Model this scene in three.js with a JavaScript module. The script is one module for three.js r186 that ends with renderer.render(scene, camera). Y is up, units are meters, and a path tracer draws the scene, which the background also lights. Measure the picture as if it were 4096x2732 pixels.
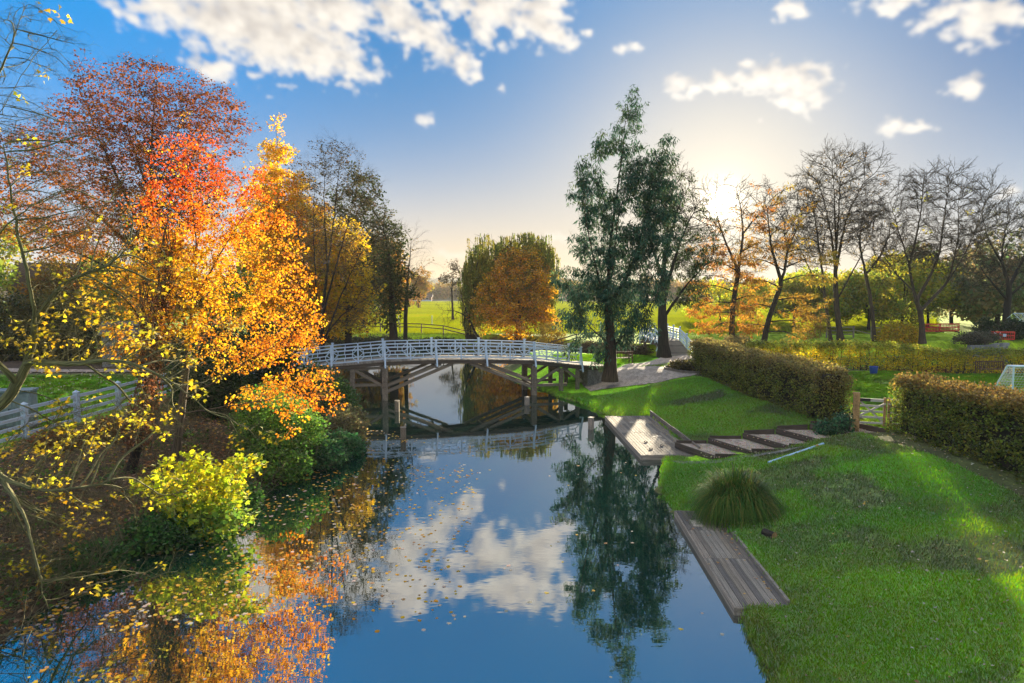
import * as THREE from 'three';
import { mergeGeometries } from 'three/addons/utils/BufferGeometryUtils.js';
import { RoundedBoxGeometry } from 'three/addons/geometries/RoundedBoxGeometry.js';
import { MarchingCubes } from 'three/addons/objects/MarchingCubes.js';

// ---------------------------------------------------------------- camera, renderer, exposure
const scene = new THREE.Scene();
const camera = new THREE.PerspectiveCamera(53.16, 1024 / 683, 0.1, 4000);
camera.position.set(0, 6.6, 0);
camera.rotation.set(THREE.MathUtils.degToRad(-4.23), 0, 0);
const renderer = new THREE.WebGLRenderer({ antialias: true });
renderer.toneMapping = THREE.LinearToneMapping;
renderer.toneMappingExposure = 3.9;
renderer.shadowMap.enabled = true;

// ---------------------------------------------------------------- random numbers and noise
function rngOf(seed) { let s = seed >>> 0; return () => { s = (s + 0x6d2b79f5) >>> 0; let t = Math.imul(s ^ (s >>> 15), 1 | s); t = (t + Math.imul(t ^ (t >>> 7), 61 | t)) ^ t; return ((t ^ (t >>> 14)) >>> 0) / 4294967296; }; }
const hash = (x, y, z) => { let h = Math.imul(x, 374761393) ^ Math.imul(y, 668265263) ^ Math.imul(z, 2147483647 - 1640531527); h = Math.imul(h ^ (h >>> 13), 1274126177); h ^= h >>> 16; return (h >>> 0) / 4294967296; };
const ss = (a, b, x) => { const t = Math.min(1, Math.max(0, (x - a) / (b - a))); return t * t * (3 - 2 * t); };
const lerp = (a, b, t) => a + (b - a) * t;
const clamp = (x, a = 0, b = 1) => Math.min(b, Math.max(a, x));
function noise3(x, y, z) {
  const ix = Math.floor(x), iy = Math.floor(y), iz = Math.floor(z), f = (t) => t * t * t * (t * (t * 6 - 15) + 10);
  const u = f(x - ix), v = f(y - iy), w = f(z - iz);
  const a = lerp(lerp(hash(ix, iy, iz), hash(ix + 1, iy, iz), u), lerp(hash(ix, iy + 1, iz), hash(ix + 1, iy + 1, iz), u), v);
  if (w === 0) return a;
  return lerp(a, lerp(lerp(hash(ix, iy, iz + 1), hash(ix + 1, iy, iz + 1), u), lerp(hash(ix, iy + 1, iz + 1), hash(ix + 1, iy + 1, iz + 1), u), v), w);
}
function fbm(x, y, z, n = 4) { let s = 0, a = 0.5, t = 0; for (let i = 0; i < n; i++) { s += a * noise3(x, y, z); t += a; a *= 0.5; x = x * 2.03 + 17.1; y = y * 2.03 + 9.7; z = z * 2.03; } return s / t; }

// ---------------------------------------------------------------- sky: blue autumn sky, low sun, scattered cumulus
const SUN_AZ = 16.82, SUN_EL = 6.8, RAD = Math.PI / 180;
const dirOf = (az, el) => new THREE.Vector3(Math.sin(az * RAD) * Math.cos(el * RAD), Math.sin(el * RAD), -Math.cos(az * RAD) * Math.cos(el * RAD));
const sunDir = dirOf(SUN_AZ, SUN_EL);
// cumulus: azimuth, elevation, half width, half height in degrees
const CLOUDS = [[-25.6, 19.52, 4.02, 1.83], [-22.08, 19.17, 5.12, 2.38], [-18.35, 18.88, 5.48, 2.93], [-15.12, 18.13, 4.02, 2.19], [-12.46, 17.4, 2.01, 1.54], [-11.45, 16.69, 0.95, 0.59], [-18.93, 20.97, 10.97, 2.19], [-14.06, 21.17, 4.02, 2.19], [-16.47, 16.81, 2.93, 0.73], [-9.49, 21.2, 2.19, 1.65], [-7.6, 19.95, 2.27, 1.65], [-5.69, 18.8, 1.9, 1.39], [-3.93, 17.92, 1.54, 1.17], [-2.87, 17.21, 0.8, 0.66], [-4.43, 22, 2.19, 0.91], [-0.9, 21.91, 4.02, 1.54], [2.11, 21.01, 2.74, 1.9], [3.53, 19.78, 1.76, 1.1], [-2.14, 20.25, 0.95, 0.95], [-0.73, 19.2, 0.66, 0.51], [0.51, 20.27, 0.91, 0.73], [-7.03, 13.76, 0.69, 0.62], [-0.66, 16.27, 0.4, 0.48], [13.63, 16.09, 1.24, 0.8], [14.64, 15.71, 0.95, 0.66], [16.46, 15.58, 1.24, 0.95], [19.83, 15.9, 2.19, 1.17], [22.17, 15.22, 2.56, 1.32], [21.9, 13.88, 1.83, 0.95], [23.4, 14.49, 1.54, 0.88], [21.56, 20.23, 1.17, 0.95], [28.63, 19.63, 2.56, 0.73], [31.57, 18.52, 1.83, 0.8], [33.83, 17.96, 2.93, 1.54], [32.77, 17.12, 1.1, 0.51], [32.84, 13.81, 1.02, 0.8], [28.67, 11.78, 0.88, 0.51], [30.31, 11.33, 1.46, 0.33], [9.14, 18.76, 0.8, 0.37], [6.17, 20.16, 0.51, 0.37], [-5.27, 2.99, 1.65, 0.51], [3.06, 4.44, 1.46, 0.44], [-22.93, 16.18, 1.68, 1.24], [-24.11, 16.62, 1.1, 0.8], [36.01, 6.75, 0.95, 0.59], [-21.66, 22.55, 9.51, 2.19], [-9.62, 23.78, 5.85, 1.83], [0.16, 24.08, 6.58, 1.83], [32.24, 20.45, 5.85, 1.46]];
function skyTexture() {
  const W = 2048, H = 1024, data = new Float32Array(W * H * 4);
  const mix = (a, b, t) => [lerp(a[0], b[0], t), lerp(a[1], b[1], t), lerp(a[2], b[2], t)];
  for (let r = 0; r < H; r++) {
    const el = ((r + 0.5) / H - 0.5) * 180, ce = Math.cos(el * RAD), se = Math.sin(el * RAD);
    for (let c = 0; c < W; c++) {
      const o = (r * W + c) * 4;
      data[o + 3] = 1;
      if (el < 0) { data[o] = 0.16; data[o + 1] = 0.17; data[o + 2] = 0.13; continue; }
      const ph = ((c + 0.5) / W - 0.5) * 2 * Math.PI, dx = Math.cos(ph) * ce, dz = Math.sin(ph) * ce, dy = se;
      let az = Math.atan2(dx, -dz) / RAD;
      const g = Math.acos(clamp(dx * sunDir.x + dy * sunDir.y + dz * sunDir.z, -1, 1)) / RAD;
      const leftish = ss(-8, -34, az) * ss(-150, -60, az);
      let col = mix([0.045, 0.235, 0.54], [0.0, 0.28, 0.74], leftish);
      col = mix(col, [0.06, 0.15, 0.36], ss(20, 36, az) * ss(150, 60, az) * 0.6);
      // paler and warmer towards the horizon
      const warm = Math.exp(-Math.pow(Math.abs(az - SUN_AZ + 14) / 36, 2));
      col = mix(col, mix([0.33, 0.58, 0.82], [0.55, 0.67, 0.74], warm), 0.8 * Math.exp(-Math.pow(el / 9, 1.6)));
      col = mix(col, mix([0.62, 0.68, 0.74], [1.02, 0.76, 0.43], warm), 0.97 * Math.exp(-Math.pow(el / 7, 1.5)));
      // broad glow of the low sun in thin air
      col = mix(col, [0.86, 0.78, 0.64], 0.97 * Math.exp(-Math.pow(g / 13, 2)));
      // clouds: soft cumulus, brighter on the side of the sun
      if (el > 1) {
        const shape = (a, e) => {
          let body = -0.6; const wx = (fbm(a * 0.42, e * 0.6, 3.3, 3) - 0.5) * 2.6, wy = (fbm(a * 0.42, e * 0.6, 8.1, 3) - 0.5) * 1.6;
          for (const b of CLOUDS) {
            if (Math.abs(a - b[0]) > b[2] * 1.9 + 2.5 || Math.abs(e - b[1]) > b[3] * 1.9 + 2) continue;
            const k = Math.min(1, b[3] * 0.8), x = (a + wx * k - b[0]) / b[2], y = (e + wy * k - b[1]) / b[3];
            body = Math.max(body, (1 - Math.sqrt(x * x + y * y)) * Math.min(1.55, 0.45 + 0.45 * b[3]));
          }
          if (body <= -0.6) return -1;
          return body + 1.3 * (fbm(a * 0.6 + 40, e * 0.95, 1.5, 3) - 0.5) + 1.75 * (fbm(a * 1.35 + 0.6 * e + 7, e * 2.0, 4.5, 5) - 0.5);
        };
        let v = shape(az, el), v2 = v > -0.5 ? shape(az + clamp((SUN_AZ - az) * 0.08, -0.9, 0.9), el - 0.7) : -1;
        // unseen sky: extra cumulus added, brightened to fill the shade
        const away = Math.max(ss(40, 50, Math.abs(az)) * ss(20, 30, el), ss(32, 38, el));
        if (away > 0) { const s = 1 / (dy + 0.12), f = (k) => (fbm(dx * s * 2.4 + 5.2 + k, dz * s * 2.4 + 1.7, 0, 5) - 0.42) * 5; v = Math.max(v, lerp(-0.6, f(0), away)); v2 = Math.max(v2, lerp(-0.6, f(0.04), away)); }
        const d = 1 - Math.exp(-3.6 * Math.pow(Math.max(0, v + 0.06), 1.35)), lit = clamp(0.62 + 0.55 * (v - v2) - 0.22 * ss(0.5, 1.5, v));
        const cc = mix([0.56, 0.515, 0.47], [0.90, 0.84, 0.745], lit), near = 1 + 0.3 * Math.exp(-g / 14) + 1.1 * ss(45, 105, g);  // clouds far from the sun are brightened as added fill light
        col = mix(col, [cc[0] * near, cc[1] * near, cc[2] * near], d * (el < 6 ? 0.4 : 1));
      }
      const glow = 24 * Math.exp(-g / 0.42) + 0.5 * Math.exp(-g / 2.0) + 0.06 * Math.exp(-g / 7);
      data[o] = (col[0] + glow) / EXP; data[o + 1] = (col[1] + glow * 0.86) / EXP; data[o + 2] = (col[2] + glow * 0.64) / EXP;
    }
  }
  const t = new THREE.DataTexture(data, W, H, THREE.RGBAFormat, THREE.FloatType);
  t.mapping = THREE.EquirectangularReflectionMapping; t.magFilter = THREE.LinearFilter; t.needsUpdate = true;
  return t;
}
const EXP = 3.3;                                                  // sky radiance scale
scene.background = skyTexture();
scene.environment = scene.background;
scene.fog = new THREE.FogExp2(new THREE.Color().setRGB(1, 0.95, 0.86), 0.0003);
const sun = new THREE.DirectionalLight(new THREE.Color().setRGB(1, 0.85, 0.60), 5);
sun.name = 'sunlight';
sun.position.copy(sunDir).multiplyScalar(200);
sun.castShadow = true; sun.shadow.mapSize.set(4096, 4096);
Object.assign(sun.shadow.camera, { left: -90, right: 90, top: 60, bottom: -60, near: 1, far: 500 });
scene.add(sun, sun.target);

// ---------------------------------------------------------------- naming helpers
const taken = new Map();
function numbered(name) { const n = taken.get(name) ?? 0; taken.set(name, n + 1); return n ? name + '_' + String(n).padStart(3, '0') : name; }
function tag(o, label, category, group, kind) { o.userData.label = label; if (category) o.userData.category = category; if (group) o.userData.group = group; if (kind) o.userData.kind = kind; return o; }
function thing(name, label, category, p = [0, 0, 0], turn = 0, group) { const g = new THREE.Group(); g.name = numbered(name); g.position.set(...p); g.rotation.y = turn; scene.add(g); return tag(g, label, category, group); }
function mesh(name, geo, mat, parent = scene) { const m = new THREE.Mesh(geo, mat); m.name = parent === scene ? numbered(name) : name; m.castShadow = m.receiveShadow = true; parent.add(m); return m; }
function scatter(name, geo, mat, places, parent = scene) {       // places: [matrix, colour]
  const m = new THREE.InstancedMesh(geo, mat, places.length); m.name = parent === scene ? numbered(name) : name;
  places.forEach(([M, c], i) => { m.setMatrixAt(i, M); if (c) m.setColorAt(i, c); });
  m.castShadow = m.receiveShadow = true; m.userData.kind = 'stuff'; parent.add(m); return m;
}
const V = (x, y, z) => new THREE.Vector3(x, y, z);
const C = (r, g, b) => new THREE.Color().setRGB(r, g, b);
const _q = new THREE.Quaternion(), _e = new THREE.Euler(), _s = new THREE.Vector3();
function place(p, rx, ry, rz, s, sy = s, sz = s) { return new THREE.Matrix4().compose(p, _q.setFromEuler(_e.set(rx, ry, rz, 'YXZ')), _s.set(s, sy, sz)); }
const UNIT = new THREE.BoxGeometry(1, 1, 1);
const _X = V(1, 0, 0);
function bar(name, mat, parent, a, b, w, h, geo = UNIT) {          // a square-cut member from a to b: width across, height
  const m = mesh(name, geo, mat, parent), d = b.clone().sub(a), L = d.length();
  const x = d.divideScalar(L), up = Math.abs(x.y) > 0.95 ? V(0, 0, 1) : V(0, 1, 0), z = new THREE.Vector3().crossVectors(x, up).normalize(), y = new THREE.Vector3().crossVectors(z, x);
  m.quaternion.setFromRotationMatrix(new THREE.Matrix4().makeBasis(x, y, z)); m.position.copy(a).add(b).multiplyScalar(0.5); m.scale.set(L, h, w);
  return m;
}
function block(name, mat, parent, x, y, z, sx, sy, sz, geo = UNIT) { const m = mesh(name, geo, mat, parent); m.position.set(x, y, z); m.scale.set(sx, sy, sz); return m; }

// ---------------------------------------------------------------- textures and materials
function tex(W, H, fn, rx = 1, ry = 1, color = true) {
  const d = new Uint8Array(W * H * 4);
  for (let y = 0; y < H; y++) for (let x = 0; x < W; x++) { const c = fn(x / W, y / H), o = (y * W + x) * 4; for (let k = 0; k < 3; k++) d[o + k] = clamp(Array.isArray(c) ? c[k] : c) * 255; d[o + 3] = 255; }
  const t = new THREE.DataTexture(d, W, H); t.wrapS = t.wrapT = THREE.RepeatWrapping; t.magFilter = THREE.LinearFilter; if (color) t.colorSpace = THREE.SRGBColorSpace; t.repeat.set(rx, ry); t.needsUpdate = true; return t;
}
const tile = (f, u, v, k) => { const a = f(u, v), b = f(u - 1, v), c = f(u, v - 1), d = f(u - 1, v - 1), x = ss(1 - k, 1, u), y = ss(1 - k, 1, v); return lerp(lerp(a, b, x), lerp(c, d, x), y); };
const woodMap = tex(512, 256, (u, v) => { const g = fbm(u * 5 + 3, v * 60, 1, 4), b = fbm(u * 3, v * 6, 7, 3), k = Math.pow(noise3(u * 14, v * 130, 3), 4); const m = 0.86 + 0.34 * (g - 0.5) + 0.4 * (b - 0.5) - 0.25 * k; return [m, m * 0.98, m * 0.95]; });
const woodBump = tex(512, 256, (u, v) => 0.5 + 0.8 * (fbm(u * 5 + 3, v * 60, 1, 4) - 0.5) - 0.4 * Math.pow(noise3(u * 14, v * 130, 3), 4), 1, 1, false);
const barkMap = tex(256, 512, (u, v) => tile((a, b) => { const g = fbm(a * 16, b * 4, 2, 4), k = fbm(a * 4, b * 3, 9, 3); return 0.8 + 0.75 * (g - 0.5) + 0.4 * (k - 0.5); }, u, v, 0.2));
const barkBump = tex(256, 512, (u, v) => tile((a, b) => fbm(a * 16, b * 4, 2, 4), u, v, 0.2), 1, 1, false);
const grainMap = tex(512, 512, (u, v) => tile((a, b) => { const m = 0.86 + 0.5 * (fbm(a * 40, b * 40, 4, 4) - 0.5) + 0.4 * (fbm(a * 7, b * 7, 6, 3) - 0.5); return m; }, u, v, 0.15));
const grainBump = tex(512, 512, (u, v) => tile((a, b) => fbm(a * 50, b * 50, 4, 4), u, v, 0.15), 1, 1, false);
const std = (r, g, b, rough = 0.9, more = {}) => new THREE.MeshStandardMaterial({ color: C(r, g, b), roughness: rough, ...more });
const M = {
  white: std(0.60, 0.73, 0.86, 0.55, { map: tex(128, 128, (u, v) => 0.93 + 0.12 * (fbm(u * 5, v * 5, 2, 3) - 0.5) - 0.2 * ss(0.66, 0.8, fbm(u * 4 + 8, v * 9, 4, 3))) }),  // white paint with the blue of skylight mixed into its colour
  grey: std(0.40, 0.345, 0.29, 0.85, { map: woodMap, bumpMap: woodBump, bumpScale: 0.004 }),
  greyB: std(0.27, 0.235, 0.20, 0.85, { map: woodMap, bumpMap: woodBump, bumpScale: 0.004 }),
  greyC: std(0.40, 0.36, 0.31, 0.85, { map: woodMap, bumpMap: woodBump, bumpScale: 0.004 }),
  greyD: std(0.22, 0.20, 0.185, 0.85, { map: woodMap, bumpMap: woodBump, bumpScale: 0.005 }),
  greyE: std(0.36, 0.31, 0.25, 0.9, { map: woodMap, bumpMap: woodBump, bumpScale: 0.005 }),
  pier: std(0.27, 0.225, 0.175, 0.9, { map: woodMap, bumpMap: woodBump, bumpScale: 0.006 }),
  dark: std(0.125, 0.098, 0.075, 0.9, { map: woodMap, bumpMap: woodBump, bumpScale: 0.004 }),
  newWood: std(0.62, 0.38, 0.17, 0.8, { map: woodMap, bumpMap: woodBump, bumpScale: 0.002 }),
  silver: std(0.78, 0.75, 0.70, 0.75, { map: woodMap }),
  paleWood: std(0.68, 0.60, 0.50, 0.75, { map: woodMap }),
  bench: std(0.17, 0.09, 0.05, 0.75, { map: woodMap }),
  black: std(0.02, 0.02, 0.022, 0.6),
  steel: std(0.32, 0.40, 0.42, 0.55, { map: tex(128, 128, (u, v) => 0.85 + 0.3 * (fbm(u * 4, v * 6, 2, 4) - 0.5)) }),
  red: std(0.62, 0.035, 0.02, 0.5),
  blue: std(0.015, 0.06, 0.35, 0.5),
  goal: std(0.62, 0.72, 0.80, 0.5),
  net: std(0.7, 0.7, 0.68, 0.9),
  glass: new THREE.MeshPhysicalMaterial({ color: C(0.85, 0.93, 0.93), roughness: 0.05, transmission: 1, thickness: 0, side: THREE.DoubleSide }),
  window: std(0.03, 0.04, 0.05, 0.12),
  brick: std(0.34, 0.19, 0.13, 0.95, { map: grainMap }),
  roof: std(0.13, 0.085, 0.07, 0.9, { map: grainMap }),
  render: std(0.55, 0.5, 0.42, 0.9, { map: grainMap }),
  stone: std(0.30, 0.29, 0.27, 0.95, { map: grainMap, bumpMap: grainBump, bumpScale: 0.03 }),
  gravel: std(0.62, 0.50, 0.40, 0.95, { map: grainMap, bumpMap: grainBump, bumpScale: 0.02 }),
  concrete: std(0.30, 0.285, 0.25, 0.95, { map: grainMap, bumpMap: grainBump, bumpScale: 0.01 }),
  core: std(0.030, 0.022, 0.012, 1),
};
const bark = (r, g, b) => std(r, g, b, 0.95, { map: barkMap, bumpMap: barkBump, bumpScale: 0.03 });
const leafMat = (t = 0.5, more = {}) => new THREE.MeshPhysicalMaterial({ color: C(1, 1, 1), roughness: 1, transmission: t, thickness: 0, side: THREE.DoubleSide, specularIntensity: 0.35, vertexColors: true, ...more });
const LEAF = leafMat(0.5), LEAFT = leafMat(0.6), LEAFD = leafMat(0.3);
const SPEC = {
 euc: { p: [6.09,1.15,-42.2],
  t: [[[0,-0.15,0],[0.03,2.17,0],[-0.13,4.33,0],[-0.04,8.33,0],[0.59,13.58,0],[0.92,17.08,0]],[[-0.1,4.06,0],[-1.09,7.24,0.6],[-1.66,9.83,0.8],[-1.86,12.41,0.8]],[[0,4.59,0],[1.5,7.29,-0.6],[2.44,10.81,-0.8],[3.59,14.53,-0.8]],[[0.07,6.2,0],[0.3,9.83,0.8],[1.01,12.88,1]],[[-0.03,2.17,0],[-1.6,3.55,0.7],[-2.35,4.88,1]],[[0.09,1.9,0],[1.8,3.8,0.2],[2.56,4.6,0.4]],[[0.02,8.33,0],[-0.39,11.64,-1],[-0.69,14.31,-1]]],
  b: [[1.07,16.12,0,0.81,1.56,0.65],[1.61,16.69,0,0.32,0.92,0.35],[0.51,14.36,0,1.08,1.35,0.86],[-0.74,14.36,0,0.48,1.13,0.39],[-1.85,11.76,0,0.97,1.48,0.78],[-0.91,10.18,0,1.21,1.48,0.97],[-1.46,12.02,0,0.81,1.35,0.65],[2.51,12.8,0,1.29,1.62,1.03],[3.42,13.84,0,0.48,1.35,0.39],[1.47,11.76,0,1.21,1.75,0.97],[3.08,10.71,0,1.29,1.62,1.03],[-0.08,7.53,0,1.62,1.35,1.29],[-1.96,8.07,0,0.75,1.08,0.6],[2.05,8.33,0,1.62,1.62,1.29],[0.48,5.13,0,2.02,1.48,1.62],[-1.54,5.67,0,1.4,1.48,1.12],[2.62,5.93,0,1.21,1.48,0.97],[-2.33,3.65,0,1.21,0.94,0.97],[0.51,2.98,0,1.48,1.13,1.18],[-2.64,1.9,0,0.59,0.59,0.47],[-0.69,1.49,0,0.59,0.81,0.47],[3.78,8.73,0,0.81,1.08,0.65],[-3.02,5.93,0,0.67,1.21,0.54],[2.12,3.52,0,0.81,0.67,0.65]] },
 ivy_oak: { p: [12.1,1.4,-54],
  t: [[[0,-0.15,0],[-0.2,3.42,0],[-0.15,6.84,0],[0.16,10.92,0],[0.46,13.27,0]],[[-0.15,4.45,0],[0.85,8.83,0.8],[2.09,11.8,1]],[[-0.21,6.16,0],[-1.26,9.6,-0.5],[-1.65,12.67,-0.5]],[[-0.12,3.07,0],[1.58,5.81,0.8],[3.18,7.48,1]],[[-0.16,7.53,0],[1.23,12.05,-1],[2.24,14.1,-1]]],
  b: [[1.01,10.92,0,2.76,3.1,2.21],[-1.05,11.93,0,1.72,2.07,1.38],[2.44,7.87,0,2.07,2.41,1.65],[0.28,13.61,0,2.07,1.38,1.65],[2.15,4.79,0,1.55,1.03,1.24],[3.07,10.24,0,1.38,2.07,1.1]] },
 cypress_a: { p: [21.95,1.5,-68],
  t: [[[0,-0.15,0],[0.05,3.72,0],[0.48,7.17,0],[0.85,11.45,0],[0.07,15.26,0]],[[0.48,7.17,0],[-1.29,10.55,0.6],[-2.21,13.5,0.6]],[[0.74,10.6,0],[2.67,12.78,-0.5],[4.16,13.63,-0.5]]],
  b: [[-1.59,13.15,0,2.6,3.25,2.08],[1.4,13.57,0,2.6,2.6,2.08],[-2.81,9.74,0,2.17,3.47,1.74],[0.24,8.03,0,3.04,2.6,2.43],[3.15,12.3,0,2.17,2.6,1.74]] },
 cypress_b: { p: [22.26,1.5,-60.5],
  t: [[[0,-0.15,0],[0.54,2.72,0],[1.46,5.6,0],[1.92,8.47,0],[1.62,10.75,0]],[[1.57,5.79,0],[0.29,9.19,0.6],[-0.18,12.56,0.6]],[[1.92,8.47,0],[3.29,11.55,-0.4]]],
  b: [[0.45,11.5,0,1.93,2.7,1.54],[1.66,9.23,0,2.32,2.32,1.85],[2.33,12.64,0,1.74,1.93,1.39]] },
 bare_a: { p: [34.75,1.5,-72],
  t: [[[0,-0.15,0],[-0.6,4.1,0],[-0.84,8.2,0],[-0.67,12.72,0],[-0.62,17.64,0]],[[-0.68,6.38,0],[-1.92,11.75,0.8],[-3.28,16.15,1]],[[-0.76,7.29,0],[0.62,12.81,-0.8],[2.41,16.92,-1]],[[-0.85,10.02,0],[-1.77,14.8,1.2],[-2.02,18.35,1]],[[-0.55,4.1,0],[1.03,7.73,0.6],[2.39,10.85,0.8]]],
  b: [[-0.59,16.75,0,3.22,3.58,2.89],[-2.61,16.31,0,2.76,3.22,2.48],[1.9,16.75,0,2.53,2.99,2.27],[-0.67,12.72,0,4.59,3.91,4.14],[2.31,11.82,0,2.3,2.76,2.07],[-3.09,10.02,0,2.3,2.76,2.07]] },
 bare_b: { p: [33.5,1.5,-71.5],
  t: [[[0,-0.15,0],[-0.73,4.11,0],[-1.32,8.18,0],[-2.14,12.67,0],[-2.61,15.79,0]],[[-0.83,4.56,0],[-3.25,8.15,0.8],[-4.69,11.26,0.8]],[[-1.32,8.18,0],[-1.16,12.58,0.8]]],
  b: [[-3.08,13.56,0,2.05,3.42,1.85],[-4.09,9.98,0,2.05,3.19,1.85],[-1.63,10.88,0,1.83,2.74,1.64]] },
 bare_c: { p: [37.82,1.5,-71],
  t: [[[0,-0.15,0],[-0.4,3.21,0],[-1.17,6.81,0],[-1.88,9.95,0],[-1.58,13.94,0]],[[-1.08,6.81,0],[0.29,9.46,0.6],[1.05,12.55,0.6]],[[-1.83,9.95,0],[-3.17,12.55,0.6]]],
  b: [[-1.3,12.62,0,2.04,3.17,1.84],[0.79,10.84,0,2.04,3.17,1.84],[-2.58,10.84,0,1.81,2.72,1.63]] },
 bare_d: { p: [41.01,1.5,-68],
  t: [[[0,-0.15,0],[-0.29,2.64,0],[-1.08,5.02,0],[-1.78,8.03,0],[-3,11.45,0],[-3.98,14.42,0]],[[-0.79,4.15,0],[0.66,8,0.6],[1.1,12.21,0.8],[1.44,15.98,0.8]],[[-0.39,3.07,0],[2.92,6.33,-0.8],[5.24,10.68,-1],[6.74,15.41,-1]],[[-1.63,7.6,0],[-1.46,11.77,1],[-1.18,15.11,1]],[[2.4,6.31,0],[4.03,10.72,-1.5],[3.85,14.62,-1.5]],[[-1.08,5.02,0],[-3.69,7.15,0.8],[-5.17,9.25,1]]],
  b: [[1.14,14.84,0,3.04,2.69,2.73],[-0.96,13.99,0,2.6,3.04,2.34],[-3.43,11.45,0,2.17,3.04,1.95],[5.88,14.42,0,1.82,2.6,1.64],[4.05,12.3,0,2.6,3.47,2.34],[1.38,9.74,0,3.91,3.04,3.51],[-3.72,8.03,0,2.17,2.17,1.95]] },
 gnarled_oak: { p: [56.49,1.5,-78],
  t: [[[0,-0.15,0],[0.04,3.02,0],[0.1,5.5,0],[-0.87,8.95,0],[-0.56,12.38,0]],[[0.08,4.01,0],[-2.65,6.48,0.6],[-4.36,8.43,0.8],[-5.6,8.91,0.8]],[[0.1,5.5,0],[2.2,8.99,-0.8],[3.65,12.47,-1]],[[-0.62,7.97,0],[-3.15,10.84,1],[-4,13.25,1]],[[0.16,4.51,0],[2.1,6.48,0.5],[4.73,7.95,0.5]]],
  b: [[-1.05,12.38,0,3.48,2.99,3.14],[-2.68,10.42,0,2.99,2.99,2.69],[1.9,12.38,0,3.48,3.48,3.14],[-3.22,6.49,0,2.49,1.99,2.24],[3.61,8.46,0,2.99,2.99,2.69]] },
 willow: { p: [-4.63,0.8,-80],
  t: [[[0,-0.15,0],[-0.66,2.39,0],[0.02,5.2,0],[1.81,8.24,0],[3.34,10.76,0]],[[0.02,5.2,0],[0.59,8.71,1],[1.35,11.19,1]],[[1.3,7.22,0],[5.37,10.31,-1],[7.94,11.33,-1]],[[1.81,8.24,0],[4.36,11.12,2],[5.84,11.86,2]]],
  b: [[2.32,10.76,0,3.57,2.04,3.22],[5.87,11.26,0,3.57,1.79,3.22],[8.41,10,0,2.04,1.53,1.84],[0.29,8.74,0,2.04,2.3,1.84]] },
 gold: { p: [0.71,0.8,-77],
  t: [[[0,-0.15,0],[0.1,2.77,0],[0,6.2,0],[0.24,9.12,0]],[[0.05,2.77,0],[-1.95,6.19,0.8],[-2.42,8.6,1]],[[0.05,3.26,0],[2.22,6.2,-0.5],[2.71,8.65,-0.5]],[[0.05,2.27,0],[-2.97,4.22,-1],[-3.96,5.71,-1]],[[0.1,2.27,0],[3.16,3.76,0.6]]],
  b: [[0,7.17,0,3.69,3.19,2.95],[-1.96,5.22,0,3.19,3.44,2.56],[2.21,5.71,0,2.36,3.69,1.89],[0,3.26,0,4.42,2.95,3.54],[-3.44,3.75,0,2.21,2.95,1.77],[3.69,2.27,0,0.98,1.72,0.79],[0.49,9.6,0,2.7,1.47,2.16]] },
 fan: { p: [-12.23,0.7,-43.7],
  t: [[[0,-0.15,0],[-0.01,2.22,0],[0.16,5.01,0],[0.73,8.88,0],[1.22,12.7,0],[1.4,15.13,0]],[[-0.02,1.94,0],[0.79,3.93,0.6],[1.99,6.66,0.8],[3.16,8.81,1]],[[0.01,2.22,0],[-0.44,5.57,0.5],[-0.96,8.83,0.8],[-1.17,11.24,0.8]],[[-0.04,2.5,0],[-0.51,6.69,-0.8],[-0.63,10.63,-1],[-0.41,13.96,-1]],[[0.14,4.46,0],[0.97,7.81,-0.6],[1.97,11.44,-0.8],[2.43,13.38,-0.8]],[[0.03,2.78,0],[1.36,4.44,-0.5],[3.01,5.56,-0.8]],[[0.48,7.23,0],[0.63,10.95,1],[0.7,14.13,1]]],
  b: [[1.1,13.51,0,1.95,2.09,1.76],[-0.57,12.7,0,1.12,2.23,1],[2.72,11.89,0,1.39,2.09,1.25],[3.51,9.43,0,1.39,1.95,1.25],[-1.2,8.88,0,1.39,2.51,1.25],[1.01,8.88,0,2.51,2.79,2.26],[3.18,6.4,0,1.53,1.67,1.38],[1.76,4.18,0,2.51,1.12,2.26],[-1.29,5.29,0,1.39,1.95,1.25]] },
 larch: { p: [-18.54,1,-54],
  t: [[[0,-0.15,0],[0.2,7.93,0],[0.27,13.67,0],[0.28,19.26,0]]],
  b: [[0.25,18,0,0.62,1.24,0.56],[0.26,16.01,0,1.45,1.45,1.3],[0.34,13.67,0,2.69,1.72,2.42],[0.96,11.32,0,3.62,2.24,3.26],[1.57,8.27,0,4.31,2.58,3.88],[1.84,4.85,0,4.14,2.41,3.72]] },
 maple: { p: [-12.5,0.9,-52],
  t: [[[0,-0.15,0],[-0.02,3.98,0],[-0.23,7.28,0],[-0.51,9.9,0]],[[-0.02,3.98,0],[1.58,6.29,0.8]],[[-0.07,4.98,0],[-1.32,7.91,0.8]]],
  b: [[-0.19,9.25,0,1.83,1.99,1.46],[-1.23,6.63,0,1.99,2.99,1.59],[0.75,6.3,0,1.59,2.32,1.27],[1.04,3.98,0,1.49,1.49,1.19],[-0.96,3.65,0,1.99,1.33,1.59],[-2.5,9.25,0,1.33,2.65,1.06]] },
 beech: { p: [-22.79,1.3,-42],
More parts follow.
